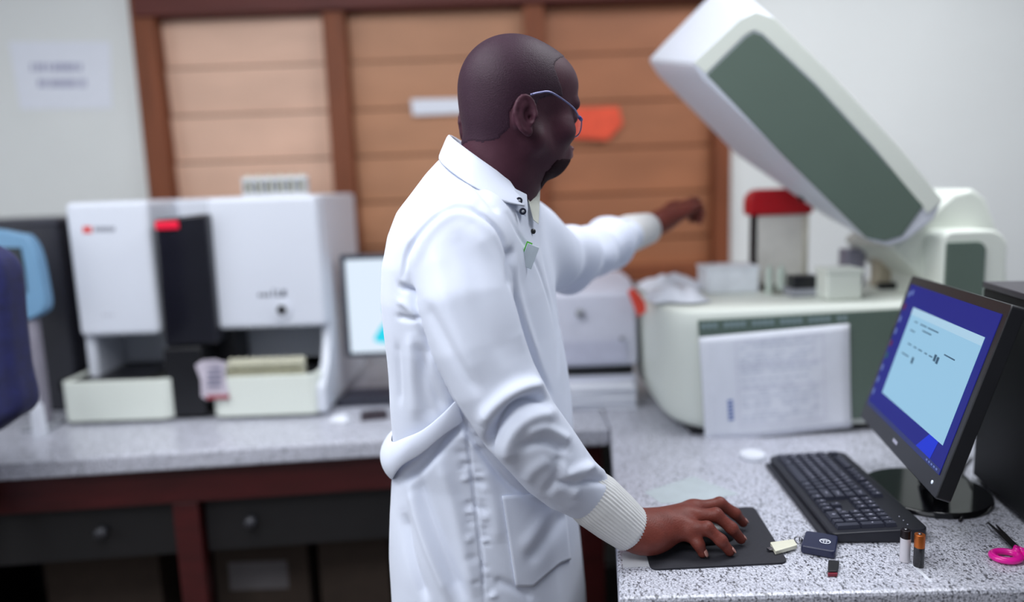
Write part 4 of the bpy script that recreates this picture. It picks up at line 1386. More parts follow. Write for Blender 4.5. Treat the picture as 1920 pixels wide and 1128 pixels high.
ra_pts = [(858, 462, 1.118, .070), (873, 560, 1.085, .067), (897, 640, 1.075, .065), (926, 712, 1.07, .0635), (972, 792, 1.07, .060), (1035, 868, 1.09, .055), (1062, 895, 1.105, .051), (1090, 916, 1.118, .0455)]
la_pts = [(992, 455, 1.42, .072), (1035, 488, 1.49, .067), (1078, 484, 1.58, .060), (1115, 470, 1.66, .055), (1150, 450, 1.73, .050), (1172, 440, 1.77, .043)]
RA = [PY(x, y, Y) for x, y, Y, _ in ra_pts]; LA = [PY(x, y, Y) for x, y, Y, _ in la_pts]
print('arm lengths', np.linalg.norm(RA[4] - RA[0]), np.linalg.norm(LA[2] - LA[0]), np.linalg.norm(LA[-1] - LA[2]))
FC = Field((-.30, .93, .55), (.36, 1.90, 1.60), .0031)
FC.put(torso, (-.28, 1.05, .56), (.13, 1.49, 1.58), .01)
FC.ell(RA[0] + np.array([.0, .02, .0]), (.070, .070, .070), .05)
FC.chain(RA, [p[3] for p in ra_pts], .016)
FC.chain(LA, [p[3] for p in la_pts], .04)
V, F = FC.mesh(2)
print('coat verts', len(V))
N = vnormals(V, F)
S2 = proj(V)
view = V - np.array([0, 0, HC]); view /= np.linalg.norm(view, axis=1)[:, None]
face = np.clip(-(N * view).sum(1) * 2.2, 0, 1) * (V[:, 1] < 1.34)
onarm = np.zeros(len(V), bool)
for i in range(len(RA) - 1):
    a, b = RA[i], RA[i + 1]; L = b - a
    t = np.clip(((V - a) @ L) / (L @ L), 0, 1)
    r = np.linalg.norm(V - a - t[:, None] * L, axis=1)
    onarm |= r < (ra_pts[i][3] * (1 - t) + ra_pts[i + 1][3] * t) + .006
# (polyline, width in picture points, depth in metres, where: a arm, t torso, * both)
folds = [
    ([(756, 520), (765, 470), (792, 429), (834, 393), (870, 387), (912, 408), (944, 450), (953, 528)], 4, -.0065, '*'),
    ([(775, 500), (800, 440), (838, 404), (870, 400), (903, 420), (930, 462)], 10, .003, '*'),
    ([(1036, 752), (1000, 746), (966, 760), (943, 783), (924, 810), (914, 836), (926, 868)], 8, -.020, 'a'),
    ([(1026, 722), (985, 726), (950, 742), (922, 768), (904, 800)], 15, .011, 'a'),
    ([(1048, 776), (1002, 780), (970, 800), (952, 836), (958, 870)], 16, .010, 'a'),
    ([(985, 812), (1025, 803), (1072, 828)], 10, .006, 'a'),
    ([(975, 840), (1022, 828), (1066, 846)], 9, -.007, 'a'),
    ([(1050, 860), (1062, 888), (1100, 876), (1148, 884)], 9, .006, 'a'),
    ([(1040, 905), (1070, 908), (1102, 902), (1142, 902)], 7, -.007, 'a'),
    ([(1075, 935), (1085, 905), (1110, 860)], 9, .005, 'a'),
    ([(1020, 930), (1045, 890), (1050, 850)], 9, -.005, 'a'),
    ([(985, 905), (1000, 880), (1030, 860)], 12, .004, 'a'),
    ([(885, 420), (922, 480), (952, 560), (992, 660)], 18, .005, 'a'),
    ([(845, 412), (885, 500), (912, 600), (958, 690)], 20, -.003, 'a'),
    ([(810, 450), (830, 540), (865, 640), (905, 720)], 18, .004, 'a'),
    ([(792, 560), (845, 655), (900, 745)], 12, -.004, 'a'),
    ([(748, 530), (775, 556), (790, 590)], 6, -.006, 't'),
    ([(745, 592), (770, 598), (796, 594)], 5, -.005, 't'),
    ([(745, 560), (770, 580), (800, 630)], 7, .004, 't'),
    ([(800, 640), (790, 720), (812, 790)], 12, -.004, 't'),
    ([(770, 620), (775, 700), (780, 790)], 12, .004, 't'),
    ([(874, 790), (880, 850), (889, 920), (897, 990), (905, 1060), (908, 1128)], 3.2, -.005, 't'),
    ([(775, 880), (800, 960), (832, 1040), (872, 1128)], 13, -.010, 't'),
    ([(818, 850), (848, 940), (872, 1040), (892, 1120)], 15, .007, 't'),
    ([(757, 960), (772, 1040), (800, 1128)], 9, -.008, 't'),
    ([(765, 900), (785, 980), (815, 1060), (845, 1128)], 8, .006, 't'),
    ([(1062, 955), (1030, 1000), (985, 1055)], 11, -.007, 't'),
    ([(1050, 930), (1005, 985), (975, 1030)], 10, .005, 't'),
    ([(925, 1085), (960, 1100), (1000, 1122)], 8, -.005, 't'),
    ([(905, 870), (925, 940), (935, 1020)], 14, .004, 't'),
    ([(953, 400), (975, 440), (1000, 480), (1020, 530), (1035, 580), (1043, 640), (1047, 700)], 3.2, -.005, 't'),
    ([(1008, 420), (1020, 480), (1037, 550), (1050, 620), (1060, 700), (1066, 780)], 3.5, -.006, 't'),
    ([(960, 462), (953, 500), (954, 540)], 6, -.012, '*'),
    ([(762, 500), (776, 560), (800, 640), (832, 710), (866, 790), (905, 850), (950, 905), (1010, 945)], 6, -.008, 't'),
    ([(951, 528), (972, 600), (1000, 670), (1034, 745)], 6, -.008, 't'),
    ([(752, 540), (770, 545), (786, 556)], 4, -.006, 't'),
    ([(910, 400), (940, 470), (965, 540), (990, 620), (1010, 690)], 6, .003, 'a'),
    ([(830, 770), (800, 700), (778, 640)], 8, -.004, 't'),
    ([(968, 470), (966, 520), (985, 600), (1010, 680)], 8, .004, 't'),
    ([(870, 320), (905, 362), (940, 400)], 6, -.004, '*'),
    ([(800, 350), (850, 365), (900, 378)], 14, .003, '*'),
    ([(745, 640), (750, 760)], 6, -.003, 't'),
    ([(747, 905), (790, 875), (840, 820), (868, 795)], 9, -.012, 't'),
]
disp = np.zeros(len(V))
for pts, wd, dp, wh in folds:
    pts = np.array(pts, float)
    if len(pts) > 2: pts = catmull(pts, 5)
    lo, hi = pts.min(0) - 3 * wd, pts.max(0) + 3 * wd
    m = (face > 0) & (S2 > lo).all(1) & (S2 < hi).all(1)
    if wh == 'a': m &= onarm
    if wh == 't': m &= ~onarm
    ix = np.where(m)[0]
    if not len(ix): continue
    r, t, s_ = pdist(S2[ix], pts)
    tap = np.clip(np.minimum(t, 1 - t) * 6 + .15, 0, 1)
    disp[ix] += dp * np.exp(-(r / wd) ** 2) * tap
g = random.Random(12)
for k in range(46):                                   # puckers along the side seam
    t = g.random()
    sx, sy = np.interp(t, [0, .3, .6, 1], [876, 886, 897, 908]) + g.choice((-1, 1)) * g.uniform(5, 18), 800 + t * 320
    rr_ = np.hypot((S2[:, 0] - sx) / 1.5, S2[:, 1] - sy)
    disp += np.where((face > 0) & ~onarm, g.choice((-1, 1)) * .0022 * np.exp(-(rr_ / g.uniform(4, 8)) ** 2), 0)
V = V + N * (disp * face)[:, None]
# soft lumps of cloth everywhere, stronger on the raised far sleeve
far = np.clip((V[:, 1] - 1.44) / .08, 0, 1)
for k in range(26):
    kx, ky, kz = (g.uniform(-1, 1) for _ in range(3)); fq = g.uniform(18, 60)
    V = V + N * (np.sin(fq * (kx * V[:, 0] + ky * V[:, 1] + kz * V[:, 2]) + g.uniform(0, 6)) * (.0002 + .0011 * far))[:, None]
for i in range(7):
    pz_ = LA[1] + (LA[-1] - LA[1]) * (i + .5) / 7
    nn2 = (LA[-1] - LA[1]) / np.linalg.norm(LA[-1] - LA[1]) + np.array([0, 0, g.uniform(-.5, .5)])
    dd_ = (V - pz_) @ nn2
    V = V + N * (.010 * (1 if i % 2 else -1) * np.exp(-(dd_ / .018) ** 2) * far)[:, None]
V = relax(V, F, .12)
coat = mkobj('lab_coat', V, F, M_coat, man)
coat['label'] = 'white cotton lab coat'
from mathutils.bvhtree import BVHTree
bvh = BVHTree.FromPolygons([tuple(v) for v in V], [tuple(int(i) for i in f) for f in F])


def on_coat(x, y, off=.002):
    p, d = trace(x, y)
    s_ = Vector(p - d * .03)
    h = bvh.ray_cast(s_, Vector(d), .12)
    q = np.array(h[0]) if h[0] is not None else p
    n_ = np.array(h[1]) if h[0] is not None else -d
    if n_ @ d > 0: n_ = -n_
    return q + n_ * off


def patch(name, grid, m, parent, th=.0018, off=.0015):
    ny, nx = len(grid), len(grid[0])
    V = [on_coat(x, y, off + th) for r_ in grid for x, y in r_]
    F = [(i * nx + j, (i + 1) * nx + j, (i + 1) * nx + j + 1, i * nx + j + 1) for i in range(ny - 1) for j in range(nx - 1)]
    o = mkobj(name, V, F, m, parent)
    s_ = o.modifiers.new('t', 'SOLIDIFY'); s_.thickness = th * 2; s_.offset = 0
    return o


def bilin(TL, TR_, BR, BL, ny, nx, bulge=(0, 0)):
    g_ = []
    for i in range(ny):
        v = i / (ny - 1); row = []
        for j in range(nx):
            u = j / (nx - 1)
            p = (np.array(TL) * (1 - u) + np.array(TR_) * u) * (1 - v) + (np.array(BL) * (1 - u) + np.array(BR) * u) * v
            p = p + np.array(bulge) * v * max(0, 1 - abs(u - .3) / .5)
            row.append(tuple(p))
        g_.append(row)
    return g_


patch('pocket', bilin((941, 929), (1056, 922), (1068, 1048), (966, 1090), 26, 24, (2, 22)), M_coat, coat, th=.0016, off=-.0004)
# pocket hem stitched band
# half belt: hangs off the back in a loop
secs = [((858, 745), (863, 787), 0, .004), ((843, 760), (842, 798), 0, .006), ((826, 777), (820, 815), 0, .007), ((808, 793), (803, 838), 0, .008), ((792, 806), (788, 850), 0, .010), ((776, 812), (772, 861), 0, .012), ((762, 812), (758, 868), 0, .016)]
rib_top, rib_bot, bow = [], [], []
for tp_, bt, _, of in secs:
    rib_top.append(on_coat(*tp_, of)); rib_bot.append(on_coat(*bt, of + .004)); bow.append(of * .4)
bx0 = PY(747, 800, 1.27)
for yy, of in ((1.15, .008), (1.19, .014), (1.23, .018), (1.27, .020), (1.31, .018), (1.36, .012), (1.41, .004)):
    zt3, zb3 = PY(747, 802, 1.25)[2], PY(747, 872, 1.25)[2]
    cx_ = np.interp((zt3 + zb3) / 2, rz, rc); aa = np.interp((zt3 + zb3) / 2, rz, ra_); bb = np.interp((zt3 + zb3) / 2, rz, rb)
    ys = (yy - YT) / bb
    xs = -(max(1 - abs(ys) ** 2.3, .0)) ** (1 / 2.3)
    xx = cx_ + (yy - YT) * KS + aa * xs
    rib_top.append(np.array([xx - .003, yy, zt3])); rib_bot.append(np.array([xx - .006, yy, zb3])); bow.append(of * 1.3)
m_ = 9
V, F = [], []
for i in range(len(rib_top)):
    a, b = rib_top[i], rib_bot[i]
    c_ = (a + b) / 2 - np.array([np.interp(a[2], rz, rc), YT, a[2]]); c_[2] = 0; c_ /= np.linalg.norm(c_)
    for k in range(m_):
        t = k / (m_ - 1)
        V.append(a * (1 - t) + b * t + c_ * bow[i] * math.sin(math.pi * t) ** .8)
# smooth the run of the strip
V = np.array(V).reshape(len(rib_top), m_, 3)
for _ in range(1): V[1:-1] = (V[1:-1] * 2 + V[:-2] + V[2:]) / 4
n1 = len(rib_top)
F = [(i * m_ + k, i * m_ + k + 1, (i + 1) * m_ + k + 1, (i + 1) * m_ + k) for i in range(n1 - 1) for k in range(m_ - 1)]
bt_ = mkobj('back_belt', V.reshape(-1, 3), F, M_coat, coat)
s_ = bt_.modifiers.new('t', 'SOLIDIFY'); s_.thickness = .003; s_.offset = 0
s_ = bt_.modifiers.new('s', 'SUBSURF'); s_.levels = s_.render_levels = 2

# ribbed cuffs
def cuff(P, rad, parent, ribs=46):
    P = catmull(P, 5)
    m = len(P); rr_ = np.interp(np.linspace(0, 1, m), np.linspace(0, 1, len(rad)), rad)
    T = np.gradient(P, axis=0); T /= np.linalg.norm(T, axis=1)[:, None]
    n = ribs * 6
    V = []
    nv = np.cross(T[0], [0, 0, 1.0]); nv /= np.linalg.norm(nv)
    for i in range(m):
        nv = nv - T[i] * (nv @ T[i]); nv /= np.linalg.norm(nv); b = np.cross(T[i], nv)
        for k in range(n):
            a = 2 * math.pi * k / n
            q = rr_[i] * (1 + .014 * math.cos(a * ribs) * min(1, i / 2 + .3))
            V.append(P[i] + q * (math.cos(a) * nv + math.sin(a) * b))
    # turn the mouth of the cuff inward
    for s_, sh in ((.86, .001), (.82, -.012)):
        for k in range(n):
            a = 2 * math.pi * k / n
            V.append(P[-1] + T[-1] * sh + rr_[-1] * s_ * (math.cos(a) * nv + math.sin(a) * b))
    m += 2
    F = [(i * n + k, i * n + (k + 1) % n, (i + 1) * n + (k + 1) % n, (i + 1) * n + k) for i in range(m - 1) for k in range(n)]
    return mkobj('cuff', V, F, M_rib, parent)


WR = PZ(1185, 994, .930)
print('WR', WR, RA[-1])
cuff([RA[-1] + (WR - RA[-1]) * .0, RA[-1] + (WR - RA[-1]) * .28, RA[-1] + (WR - RA[-1]) * .65, WR], [.041, .0445, .0415, .0365], coat)
WL = PY(1216, 428, 1.84)
cuff([PY(1168, 442, 1.765), PY(1180, 438, 1.785), PY(1198, 433, 1.81), WL], [.042, .0445, .041, .037], coat)

# collar: leaf folded over the neckline, stand with two press studs, far front edge
B0, F0 = PY(845, 254, 1.26), PY(983, 352, 1.245)
Cn = (B0 + F0) / 2; A1 = (B0 - F0) / 2
A2 = np.array([-.008, -.078, .0])


def neckp(th): return Cn + A1 * math.cos(th) + A2 * math.sin(th)


def leaf(sign, name):
    V, F = [], []
    n = 30
    for i in range(n + 1):
        t = i / n
        th = sign * (t * 2.28)
        p = neckp(th)
        out = p - Cn; out[2] = 0; out /= np.linalg.norm(out)
        h = np.interp(t, [0, .3, .6, .85, 1], [.030, .038, .047, .052, .046])
        o_ = np.interp(t, [0, .3, .6, .85, 1], [.014, .029, .038, .037, .028])
        fwd = np.array([1, 0, 0]) * np.interp(t, [0, .7, 1], [0, .004, .016])
        inn = p - out * .004 - np.array([0, 0, .022])
        for k, q in enumerate((inn, p - out * .002 - np.array([0, 0, .006]), p + np.array([0, 0, .002]), p + out * .004 - np.array([0, 0, .002]), p + out * o_ * .55 - np.array([0, 0, h * .5]) + fwd * .5, p + out * o_ - np.array([0, 0, h]) + fwd)):
            V.append(q)
    m = 6
    F = [(i * m + k, (i + 1) * m + k, (i + 1) * m + k + 1, i * m + k + 1) for i in range(n) for k in range(m - 1)]
    if sign < 0: F = [f[::-1] for f in F]
    return V, F


V1, F1_ = leaf(1, 'a'); V2, F2_ = leaf(-1, 'b')
nV = len(V1)
co_ = mkobj('collar', V1 + V2, F1_ + [tuple(i + nV for i in f) for f in F2_], M_coat, coat)
s_ = co_.modifiers.new('t', 'SOLIDIFY'); s_.thickness = .0028; s_.offset = 0
s_ = co_.modifiers.new('s', 'SUBSURF'); s_.levels = s_.render_levels = 1
# near front tab and far front edge
def slab(name, pts, Y, m, th=.004):
    A = [PY(x, y, Y_) for (x, y), Y_ in zip(pts, Y)]
    o = MB().prism([tuple(p) for p in A], [(p[0], p[1] + th, p[2] - .001) for p in A]).build(name, m, coat, bevel=.0012)
    return o


slab('front_tab', [(950, 352), (970, 356), (988, 364), (990, 392), (986, 405), (968, 394), (952, 378)], [1.168, 1.172, 1.19, 1.178, 1.168, 1.162, 1.160], M_coat)
slab('front_edge', [(985, 338), (1000, 345), (1013, 352), (1012, 382), (1010, 420), (1000, 412), (990, 372)], [1.25, 1.25, 1.25, 1.235, 1.215, 1.20, 1.215], mat('cream white cotton', (214, 216, 206), .85))
for x, y, Y in ((973, 376, 1.162), (980, 396, 1.160)):
    c = PY(x, y, Y)
    bo = MB(TR(c, .15)).cyl((0, -.003, 0), .0055, .004, axis='y', n=20).build('snap_button', mat('dark gunmetal', (52, 56, 72), .3, metal=.6), coat, bevel=.001)
    MB(TR(c, .15)).cyl((0, -.0042, 0), .0022, .002, axis='y', n=12).build('snap_cap', M_grey, coat)
p = on_coat(997, 434, .002)
MB(TR(p, .5)).cyl((0, -.002, 0), .0042, .003, axis='y', n=16).build('snap_button', M_black, coat)

# name badge clipped at the chest
p = on_coat(986, 481, .006)
bg = root('name_badge', tuple(p), 'small blank pale badge with green edge pinned on the coat chest', 'badge')
T = TR(p, .35, 0, .42)
MB(T).box(-.0105, .0105, -.001, .001, -.018, .018).build('card', mat('pale badge card', (196, 208, 218), .6), bg, bevel=.0008)
MB(T).box(-.0118, -.002, .0011, .0022, -.0185, .0205).build('green_backing', mat('green plastic', (90, 190, 60), .5), bg, smooth=False)

# ------------------------------------------------------------------ body: head
YAW, PIT, SCL = R(37), R(8), 1.045
fx = np.array([math.cos(YAW), math.sin(YAW), 0]); lx = np.array([-math.sin(YAW), math.cos(YAW), 0]); ux = np.array([0, 0, 1.0])
hx = fx * math.cos(PIT) - ux * math.sin(PIT); hz = ux * math.cos(PIT) + fx * math.sin(PIT)
HR = np.stack([hx, lx, hz], 1)
H0 = PY(974, 205, 1.25)


def HM(p): return H0 + HR @ (np.array(p, float) * SCL)


FH = Field(H0 - np.array([.17, .16, .25]), H0 + np.array([.17, .16, .15]), .0022)
e = lambda c, r, k=.02, op='u', Rm=None: FH.ell(c, r, k, op, Rm, HM)
cp_ = lambda a, b, ra, rb, k=.015, op='u': FH.cap(a, b, ra * SCL, rb * SCL, k, op, HM)
e((-.010, 0, .036), (.098, .078, .080), .02)
e((-.045, 0, .010), (.056, .062, .062), .03)
e((.042, 0, .044), (.060, .062, .050), .03)
e((.040, 0, -.012), (.050, .058, .062), .03)
e((.034, 0, -.044), (.050, .052, .042), .03)
cp_((.072, 0, -.069), (.058, 0, -.060), .022, .028, .02)
for s_ in (1, -1):
    cp_((.064, s_ * .014, -.073), (-.006, s_ * .050, -.052), .017, .019, .022)
    e((.052, s_ * .040, -.028), (.028, .024, .022), .02)
    cp_((.084, s_ * .010, .018), (.072, s_ * .044, .016), .011, .010, .014)
    e((.090, s_ * .033, -.002), (.016, .017, .013), .014, 's')
    e((.076, s_ * .032, -.003), (.0145, .0155, .0135), .006)
e((.078, 0, -.056), (.028, .030, .022), .02)
cp_((.090, 0, .004), (.102, 0, -.022), .0085, .011, .012)
e((.102, 0, -.026), (.0125, .0125, .0105), .008)
for s_ in (1, -1): e((.096, s_ * .0135, -.029), (.0105, .0075, .008), .007)
e((.101, 0, -.047), (.009, .022, .006), .008)
e((.101, 0, -.0585), (.0095, .020, .0065), .007)
cp_((.111, -.02, -.053), (.111, .02, -.053), .0016, .0016, .003, 's')
# ears
for s_ in (1, -1):
    ex_ = np.array([-.046, s_ * .074, -.023])
    ang = s_ * .35
    Rm = np.array([[math.cos(ang), -math.sin(ang), 0], [math.sin(ang), math.cos(ang), 0], [0, 0, 1]])
    tl = np.array([[math.cos(.12), 0, -math.sin(.12)], [0, 1, 0], [math.sin(.12), 0, math.cos(.12)]])
    Rm = Rm @ tl
    e(ex_, (.0160, .0072, .0265), .006, 'u', Rm)
    pts = [ex_ + Rm @ np.array([.0155 * math.cos(a) * (1.0 if math.sin(a) > 0 else .8), s_ * .004, .0255 * math.sin(a)]) for a in np.linspace(-.5, 4.4, 16)]
    for i in range(15): cp_(pts[i], pts[i + 1], .0032, .0032, .002)
    e(ex_ + Rm @ np.array([.004, s_ * .0085, -.001]), (.0095, .0095, .0155), .002, 's', Rm)
    e(ex_ + Rm @ np.array([.008, s_ * .002, -.004]), (.004, .009, .005), .002, 's', Rm)
    e(ex_ + Rm @ np.array([-.004, s_ * .004, .014]), (.0085, .003, .009), .003, 'u', Rm)
    e(ex_ + Rm @ np.array([.0155, s_ * .004, -.002]), (.0045, .004, .006), .003, 'u', Rm)
    e(ex_ + Rm @ np.array([.004, s_ * .001, -.024]), (.008, .0045, .0085), .004, 'u', Rm)
# neck down into the collar
nb_ = PY(918, 345, 1.26)
NT = [HM((-.030, 0, -.03)), (HM((-.030, 0, -.075)) + nb_) / 2 + np.array([.004, 0, 0]), nb_ + np.array([0, 0, -.05])]
FH.cap(NT[0], NT[1], .060, .062, .03); FH.cap(NT[1], NT[2], .062, .067, .02)
FH.cap(HM((.030, 0, -.075)), nb_ + np.array([.026, 0, -.02]), .032, .034, .035)
VH, FHq = FH.mesh(2)
NHn = vnormals(VH, FHq)
print('head', len(VH))
LH = (VH - H0) @ HR / SCL
mir = LH.copy(); mir[:, 1] = -np.abs(mir[:, 1])
near = proj(H0 + (mir * SCL) @ HR.T)
hairp = [(1061, 106), (1051, 110), (1043, 116), (1040, 126), (1047, 145), (1054, 165), (1056, 182), (1030, 180), (1010, 188), (1003, 205), (996, 196), (966, 192), (957, 212), (957, 240), (935, 262), (905, 268), (868, 262), (820, 240), (820, 20), (1061, 20)]
inh = inpoly(near[:, 0], near[:, 1], np.array(hairp, float)) & ~((LH[:, 0] > .082) & (LH[:, 2] < .068))
isear = (np.abs(LH[:, 1]) > .0725) & (np.abs(LH[:, 0] + .046) < .024) & (LH[:, 2] < .012)
inh &= ~isear


def shell(name, V, F, N, mask, m, parent, off):
    keep = mask[F].all(1)
    Fk = F[keep]
    used = np.unique(Fk)
    mp = np.full(len(V), -1); mp[used] = np.arange(len(used))
    cnt = np.bincount(Fk.ravel(), minlength=len(V))[used]
    edge = cnt < np.bincount(F.ravel(), minlength=len(V))[used]
    rn = np.random.RandomState(1).uniform(.7, 1.3, len(used))
    Vo = V[used] + N[used] * (np.where(edge, off * .1, off))[:, None]
    return mkobj(name, Vo, mp[Fk], m, parent)


# ------------------------------------------------------------------ body: hands
FR = Field(PZ(1175, 1000, .93) - np.array([.06, .10, .06]), PZ(1175, 1000, .93) + np.array([.25, .12, .06]), .0014)
mid = PZ


def fing(F_, pts, rad, k=.006):
    P = [PZ(x, y, z) for x, y, z in pts]
    for i in range(len(P) - 1): F_.cap(P[i], P[i + 1], rad[i], rad[i + 1], k if i else .012)
    return P


wrist = WR + np.array([.004, 0, 0])
pk = fing(FR, [(1250, 999, .920), (1291, 1001, .922), (1310, 1020, .910), (1317, 1036, .8965)], [0.0120, 0.0098, 0.0088, 0.0077])
rg = fing(FR, [(1272, 985, .930), (1326, 990, .934), (1352, 1013, .916), (1368, 1033, .8965)], [0.0126, 0.0102, 0.0091, 0.0079])
md = fing(FR, [(1288, 968, .936), (1343, 965, .942), (1372, 990, .922), (1389, 1010, .900)], [0.0128, 0.0105, 0.0093, 0.0081])
ix_ = fing(FR, [(1300, 955, .936), (1350, 944, .940), (1378, 962, .922), (1393, 979, .902)], [0.0126, 0.0103, 0.0091, 0.0079])
# palm and back of the hand
heel = PZ(1212, 1004, .915)
for P, r0 in ((pk, .018), (rg, .017), (md, .017), (ix_, .016)):
    FR.cap(wrist + (P[0] - wrist) * .18, P[0], .021, r0 * .72, .02)
FR.cap(wrist + np.array([.02, -.012, -.012]), pk[0] + np.array([-.01, -.002, -.010]), .019, .015, .02)
FR.cap(wrist + np.array([.02, .018, -.006]), ix_[0] + np.array([-.02, .006, -.012]), .018, .014, .02)
FR.cap(wrist + (RA[-1] - WR) * .7, wrist, .026, .0245, .02)
FR.cap(wrist + np.array([0, -.008, -.004]), wrist + np.array([.03, -.006, -.008]), .023, .022, .02)
FR.cap(wrist + np.array([0, .012, 0]), wrist + np.array([.03, .012, -.004]), .02, .02, .02)
th0 = wrist + np.array([.025, .028, -.010]); th1 = ix_[0] + np.array([-.025, .022, -.025]); th2 = ix_[0] + np.array([.005, .020, -.033]); th3 = ix_[0] + np.array([.028, .012, -.036])
FR.cap(th0, th1, .017, .0125, .018); FR.cap(th1, th2, .0120, .0100, .006); FR.cap(th2, th3, .0100, .0082, .006)
# knuckles and tendons
for P in (pk, rg, md, ix_):
    FR.ell(P[0] + np.array([0, 0, .006]), (.010, .008, .007), .010)
    FR.ell(P[1] + np.array([0, 0, .002]), (.0085, .0088, .0088), .004)
    FR.cap(wrist + (P[0] - wrist) * .35 + np.array([0, 0, .013]), P[0] + np.array([0, 0, .005]), .004, .004, .009)
VR, FRq = FR.mesh(1)
zmin = ZC + .0045
VR[:, 2] = np.where(VR[:, 0] > .2, np.maximum(VR[:, 2], ZC + .0037), np.maximum(VR[:, 2], ZC + .0008))
print('hand', len(VR), 'finger lengths', [round(float(sum(np.linalg.norm(P[i + 1] - P[i]) for i in range(3))), 3) for P in (pk, rg, md, ix_)])
# left hand, pointing
wl = PY(1228, 420, 1.88)
FL = Field(wl - np.array([.06, .08, .06]), wl + np.array([.20, .20, .14]), .002)
dl = PY(1335, 372, 1.99) - wl; dl /= np.linalg.norm(dl)
sl_ = np.cross(dl, [0, 0, 1]); sl_ /= np.linalg.norm(sl_); ul_ = np.cross(sl_, dl)
LP = lambda a, b, c_: wl + dl * (a + .022) + sl_ * b + ul_ * c_
FL.cap(LP(-.08, 0, 0), LP(.01, 0, 0), .027, .025, .02)
for b, l1, l2, r0 in ((.028, .030, .018, .0092), (.010, .034, .022, .0096), (-.010, .036, .026, .0098), (-.028, .04, .04, .0095)):
    FL.cap(LP(0, b * .35, 0), LP(.082, b, .004), .019, .0125, .02)
    if b == -.028:
        P = [LP(.082, b, .004), LP(.120, b, .010), LP(.144, b + .002, .010), LP(.164, b + .003, .006)]
    else:
        P = [LP(.082, b, .004), LP(.082 + l1, b, .006), LP(.086 + l1, b, -.016), LP(.074 + l1, b, -.034)]
    for i in range(3): FL.cap(P[i], P[i + 1], r0 * (1 - .08 * i), r0 * (1 - .08 * (i + 1)), .005)
P = [LP(.022, -.024, -.004), LP(.055, -.044, .004), LP(.085, -.048, .012), LP(.106, -.044, .016)]
for i in range(3): FL.cap(P[i], P[i + 1], .0155 - .003 * i, .0125 - .002 * i, .01)
VL, FLq = FL.mesh(1)

# ------------------------------------------------------------------ body: trunk, arms and legs under the clothes
FB = Field((-.28, .95, .0), (.36, 1.95, 1.56), .010)
FB.put(lambda X, Y, Z: torso(X, Y, Z, .03), (-.24, 1.08, .62), (.1, 1.46, 1.52), .01)
FB.put(lambda X, Y, Z: np.maximum(torso(X, Y, Z, .03), Z - 1.50), (-.24, 1.08, .62), (.1, 1.46, 1.5), .01)
hipz = .90
for s_ in (-1, 1):
    hp = (-.06 + s_ * .02, YT + s_ * .09, hipz); kn = (-.05 + s_ * .02, YT + s_ * .10, .50); an = (-.09 + s_ * .02, YT + s_ * .11, .09)
    FB.cap(hp, kn, .075, .052, .03); FB.cap(kn, an, .050, .036, .02); FB.cap(an, (an[0] + .15, an[1], .045), .036, .028, .02)
for P, w_ in ((RA, WR), (LA, WL)):
    rr_ = np.linspace(.046, .027, len(P))
    FB.chain(P, rr_, .03); FB.cap(P[-1], w_, .027, .024, .02)
FB.cap(nb_ + np.array([0, 0, -.06]), nb_ + np.array([-.01, .0, -.16]), .06, .08, .04)
VB, FBq = FB.mesh(1)
Vb = np.concatenate([VH, VR, VL, VB]); off = np.cumsum([0, len(VH), len(VR), len(VL)])
Fb = np.concatenate([FHq, FRq + off[1], FLq + off[2], FBq + off[3]])
mi = np.concatenate([np.zeros(len(FHq)), np.ones(len(FRq)), np.ones(len(FLq)), np.zeros(len(FBq))]).astype(int)
lips = ((np.abs(LH[:, 2] + .053) < .011) & (LH[:, 0] > .096) & (np.abs(LH[:, 1]) < .024))
mi[:len(FHq)] = np.where(lips[FHq].all(1), 2, 0)
body = mkobj('body', Vb, Fb, [M_skin, M_hand, mat('brown lips', (110, 62, 66), .4)], man, mi=mi)
shell('hair', VH, FHq, NHn, inh, M_hair, body, .0009)
bp = [(1044, 298), (1070, 296), (1070, 360), (1014, 360), (1012, 326), (1026, 320), (1036, 308)]
inb = inpoly(near[:, 0], near[:, 1], np.array(bp, float)) & (LH[:, 0] > .03)
shell('beard', VH, FHq, NHn, inb, M_beard, body, .0011)
for s_ in (1, -1):
    F_ = Field(HM((.079, s_ * .032, -.003)) - .016, HM((.079, s_ * .032, -.003)) + .016, .0015)
    F_.ell((.0785, s_ * .032, -.003), (.0125, .0125, .0125), .001, M=HM)
    V_, Q_ = F_.mesh(0)
    l_ = (V_ - HM((.0785, s_ * .032, -.003))) @ HR
    vi = np.where((l_[:, 0] > .0105), 1, 0)
    mkobj('eye', V_, Q_, [mat('eye white', (205, 196, 190), .2), mat('dark iris', (30, 20, 18), .15)], body, mi=vi[Q_].min(1))
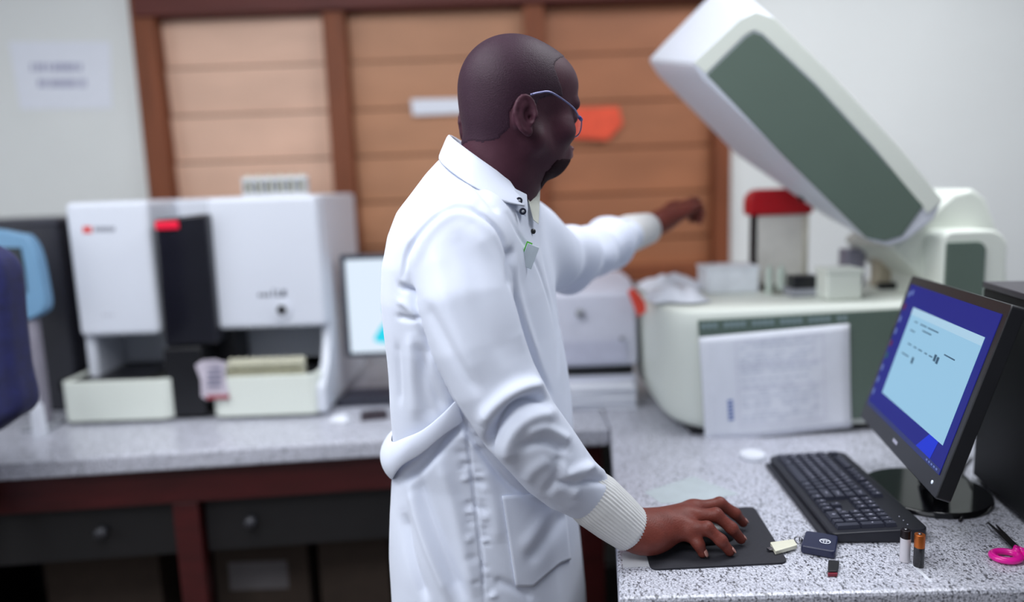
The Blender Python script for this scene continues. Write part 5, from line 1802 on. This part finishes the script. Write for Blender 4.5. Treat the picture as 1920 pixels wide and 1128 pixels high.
# fingernails
for P, dy in ((ix_, 0), (md, 0), (rg, 0), (pk, 0)):
    t_ = P[3] - P[2]; t_ /= np.linalg.norm(t_)
    side = np.cross(t_, [0, 0, 1.0]); side /= np.linalg.norm(side); upn = np.cross(side, t_)
    if upn[2] < 0: upn = -upn; side = -side
    upn = upn * .93 + side * (-.30 if side[1] > 0 else .30)
    upn -= t_ * (upn @ t_); upn /= np.linalg.norm(upn); side = np.cross(t_, upn)
    c_ = P[3] + t_ * .0012
    V_, Fq = [], []
    for i in range(7):
        for j in range(7):
            u, v = i / 6 * 2 - 1, j / 6 * 2 - 1
            wv = .0048 * math.sqrt(max(0, 1 - (abs(v) ** 3) * .55))
            a_ = u * wv
            V_.append(c_ + t_ * (v * .0055) + side * a_ + upn * (math.sqrt(.0083 ** 2 - a_ * a_) - .0007 * v * v))
    Fq = [(i * 7 + j, (i + 1) * 7 + j, (i + 1) * 7 + j + 1, i * 7 + j + 1) for i in range(6) for j in range(6)]
    o = mkobj('fingernail', V_, Fq, M_nail, body)
    s2 = o.modifiers.new('t', 'SOLIDIFY'); s2.thickness = .0008; s2.offset = 0

# trousers and shoes
FT = Field((-.28, 1.05, .0), (.2, 1.5, .98), .008)
for s_ in (-1, 1):
    hp = (-.06 + s_ * .02, YT + s_ * .09, .86); kn = (-.05 + s_ * .02, YT + s_ * .10, .50); an = (-.09 + s_ * .02, YT + s_ * .11, .09)
    FT.cap(hp, kn, .090, .072, .02); FT.cap(kn, an, .070, .058, .02)
V_, Q_ = FT.mesh(1)
mkobj('trousers', V_, Q_, M_trouser, man)
for s_ in (-1, 1):
    FS = Field((-.2, YT + s_ * .11 - .08, -.01), (.16, YT + s_ * .11 + .08, .13), .005)
    FS.cap((-.10 + s_ * .02, YT + s_ * .11, .045), (.07 + s_ * .02, YT + s_ * .11, .036), .045, .040, .02)
    FS.ell((-.09 + s_ * .02, YT + s_ * .11, .07), (.052, .045, .045), .02)
    V_, Q_ = FS.mesh(1); V_[:, 2] = np.maximum(V_[:, 2], .0005)
    mkobj('shoe', V_, Q_, M_black, man)

# glasses: thin temple over the near ear, rims before the eyes
gl = root('glasses', (0, 0, 0)); gl.parent = body; gl.location = -Vector(worldloc(body))
M_temple = mat('blue grey metal temple', (120, 120, 160), .3, metal=.5)
for s_ in (1, -1):
    tpnts = [(-.046, s_ * .085, .004), (-.030, s_ * .083, .010), (-.005, s_ * .0815, .015), (.045, s_ * .073, .004), (.076, s_ * .056, -.006)]
    MB().tube([HM(q) for q in catmull(tpnts, 5)], .0016, n=8).build('temple', M_temple, gl)
    MB().tube([HM((.074, s_ * .058, -.005)), HM((.083, s_ * .053, -.007))], .0030, n=10).build('hinge', mat('blue enamel', (60, 70, 150), .3), gl)
    ring = []
    for t in range(28):
        a_ = t / 28 * 2 * math.pi
        yy_ = s_ * .029 + .023 * math.copysign(abs(math.cos(a_)) ** .8, math.cos(a_))
        zz_ = -.014 + .016 * math.copysign(abs(math.sin(a_)) ** .8, math.sin(a_))
        ring.append((.106 - abs(yy_) * .40, yy_, zz_))
    MB().tube([HM(q) for q in ring], .0012, n=6, closed=True).build('rim', M_temple, gl)
    V_ = [HM(q) for q in ring]
    mkobj('lens', V_ + [q + hx * .0008 for q in V_], [tuple(range(28)), tuple(range(28, 56))[::-1]], mat('clear lens', (235, 240, 250), .05, alpha=.18, noise=0), gl)
MB().tube([HM(q) for q in catmull([(.105, .009, -.004), (.110, 0, .001), (.105, -.009, -.004)], 5)], .0013, n=6).build('bridge', M_temple, gl)
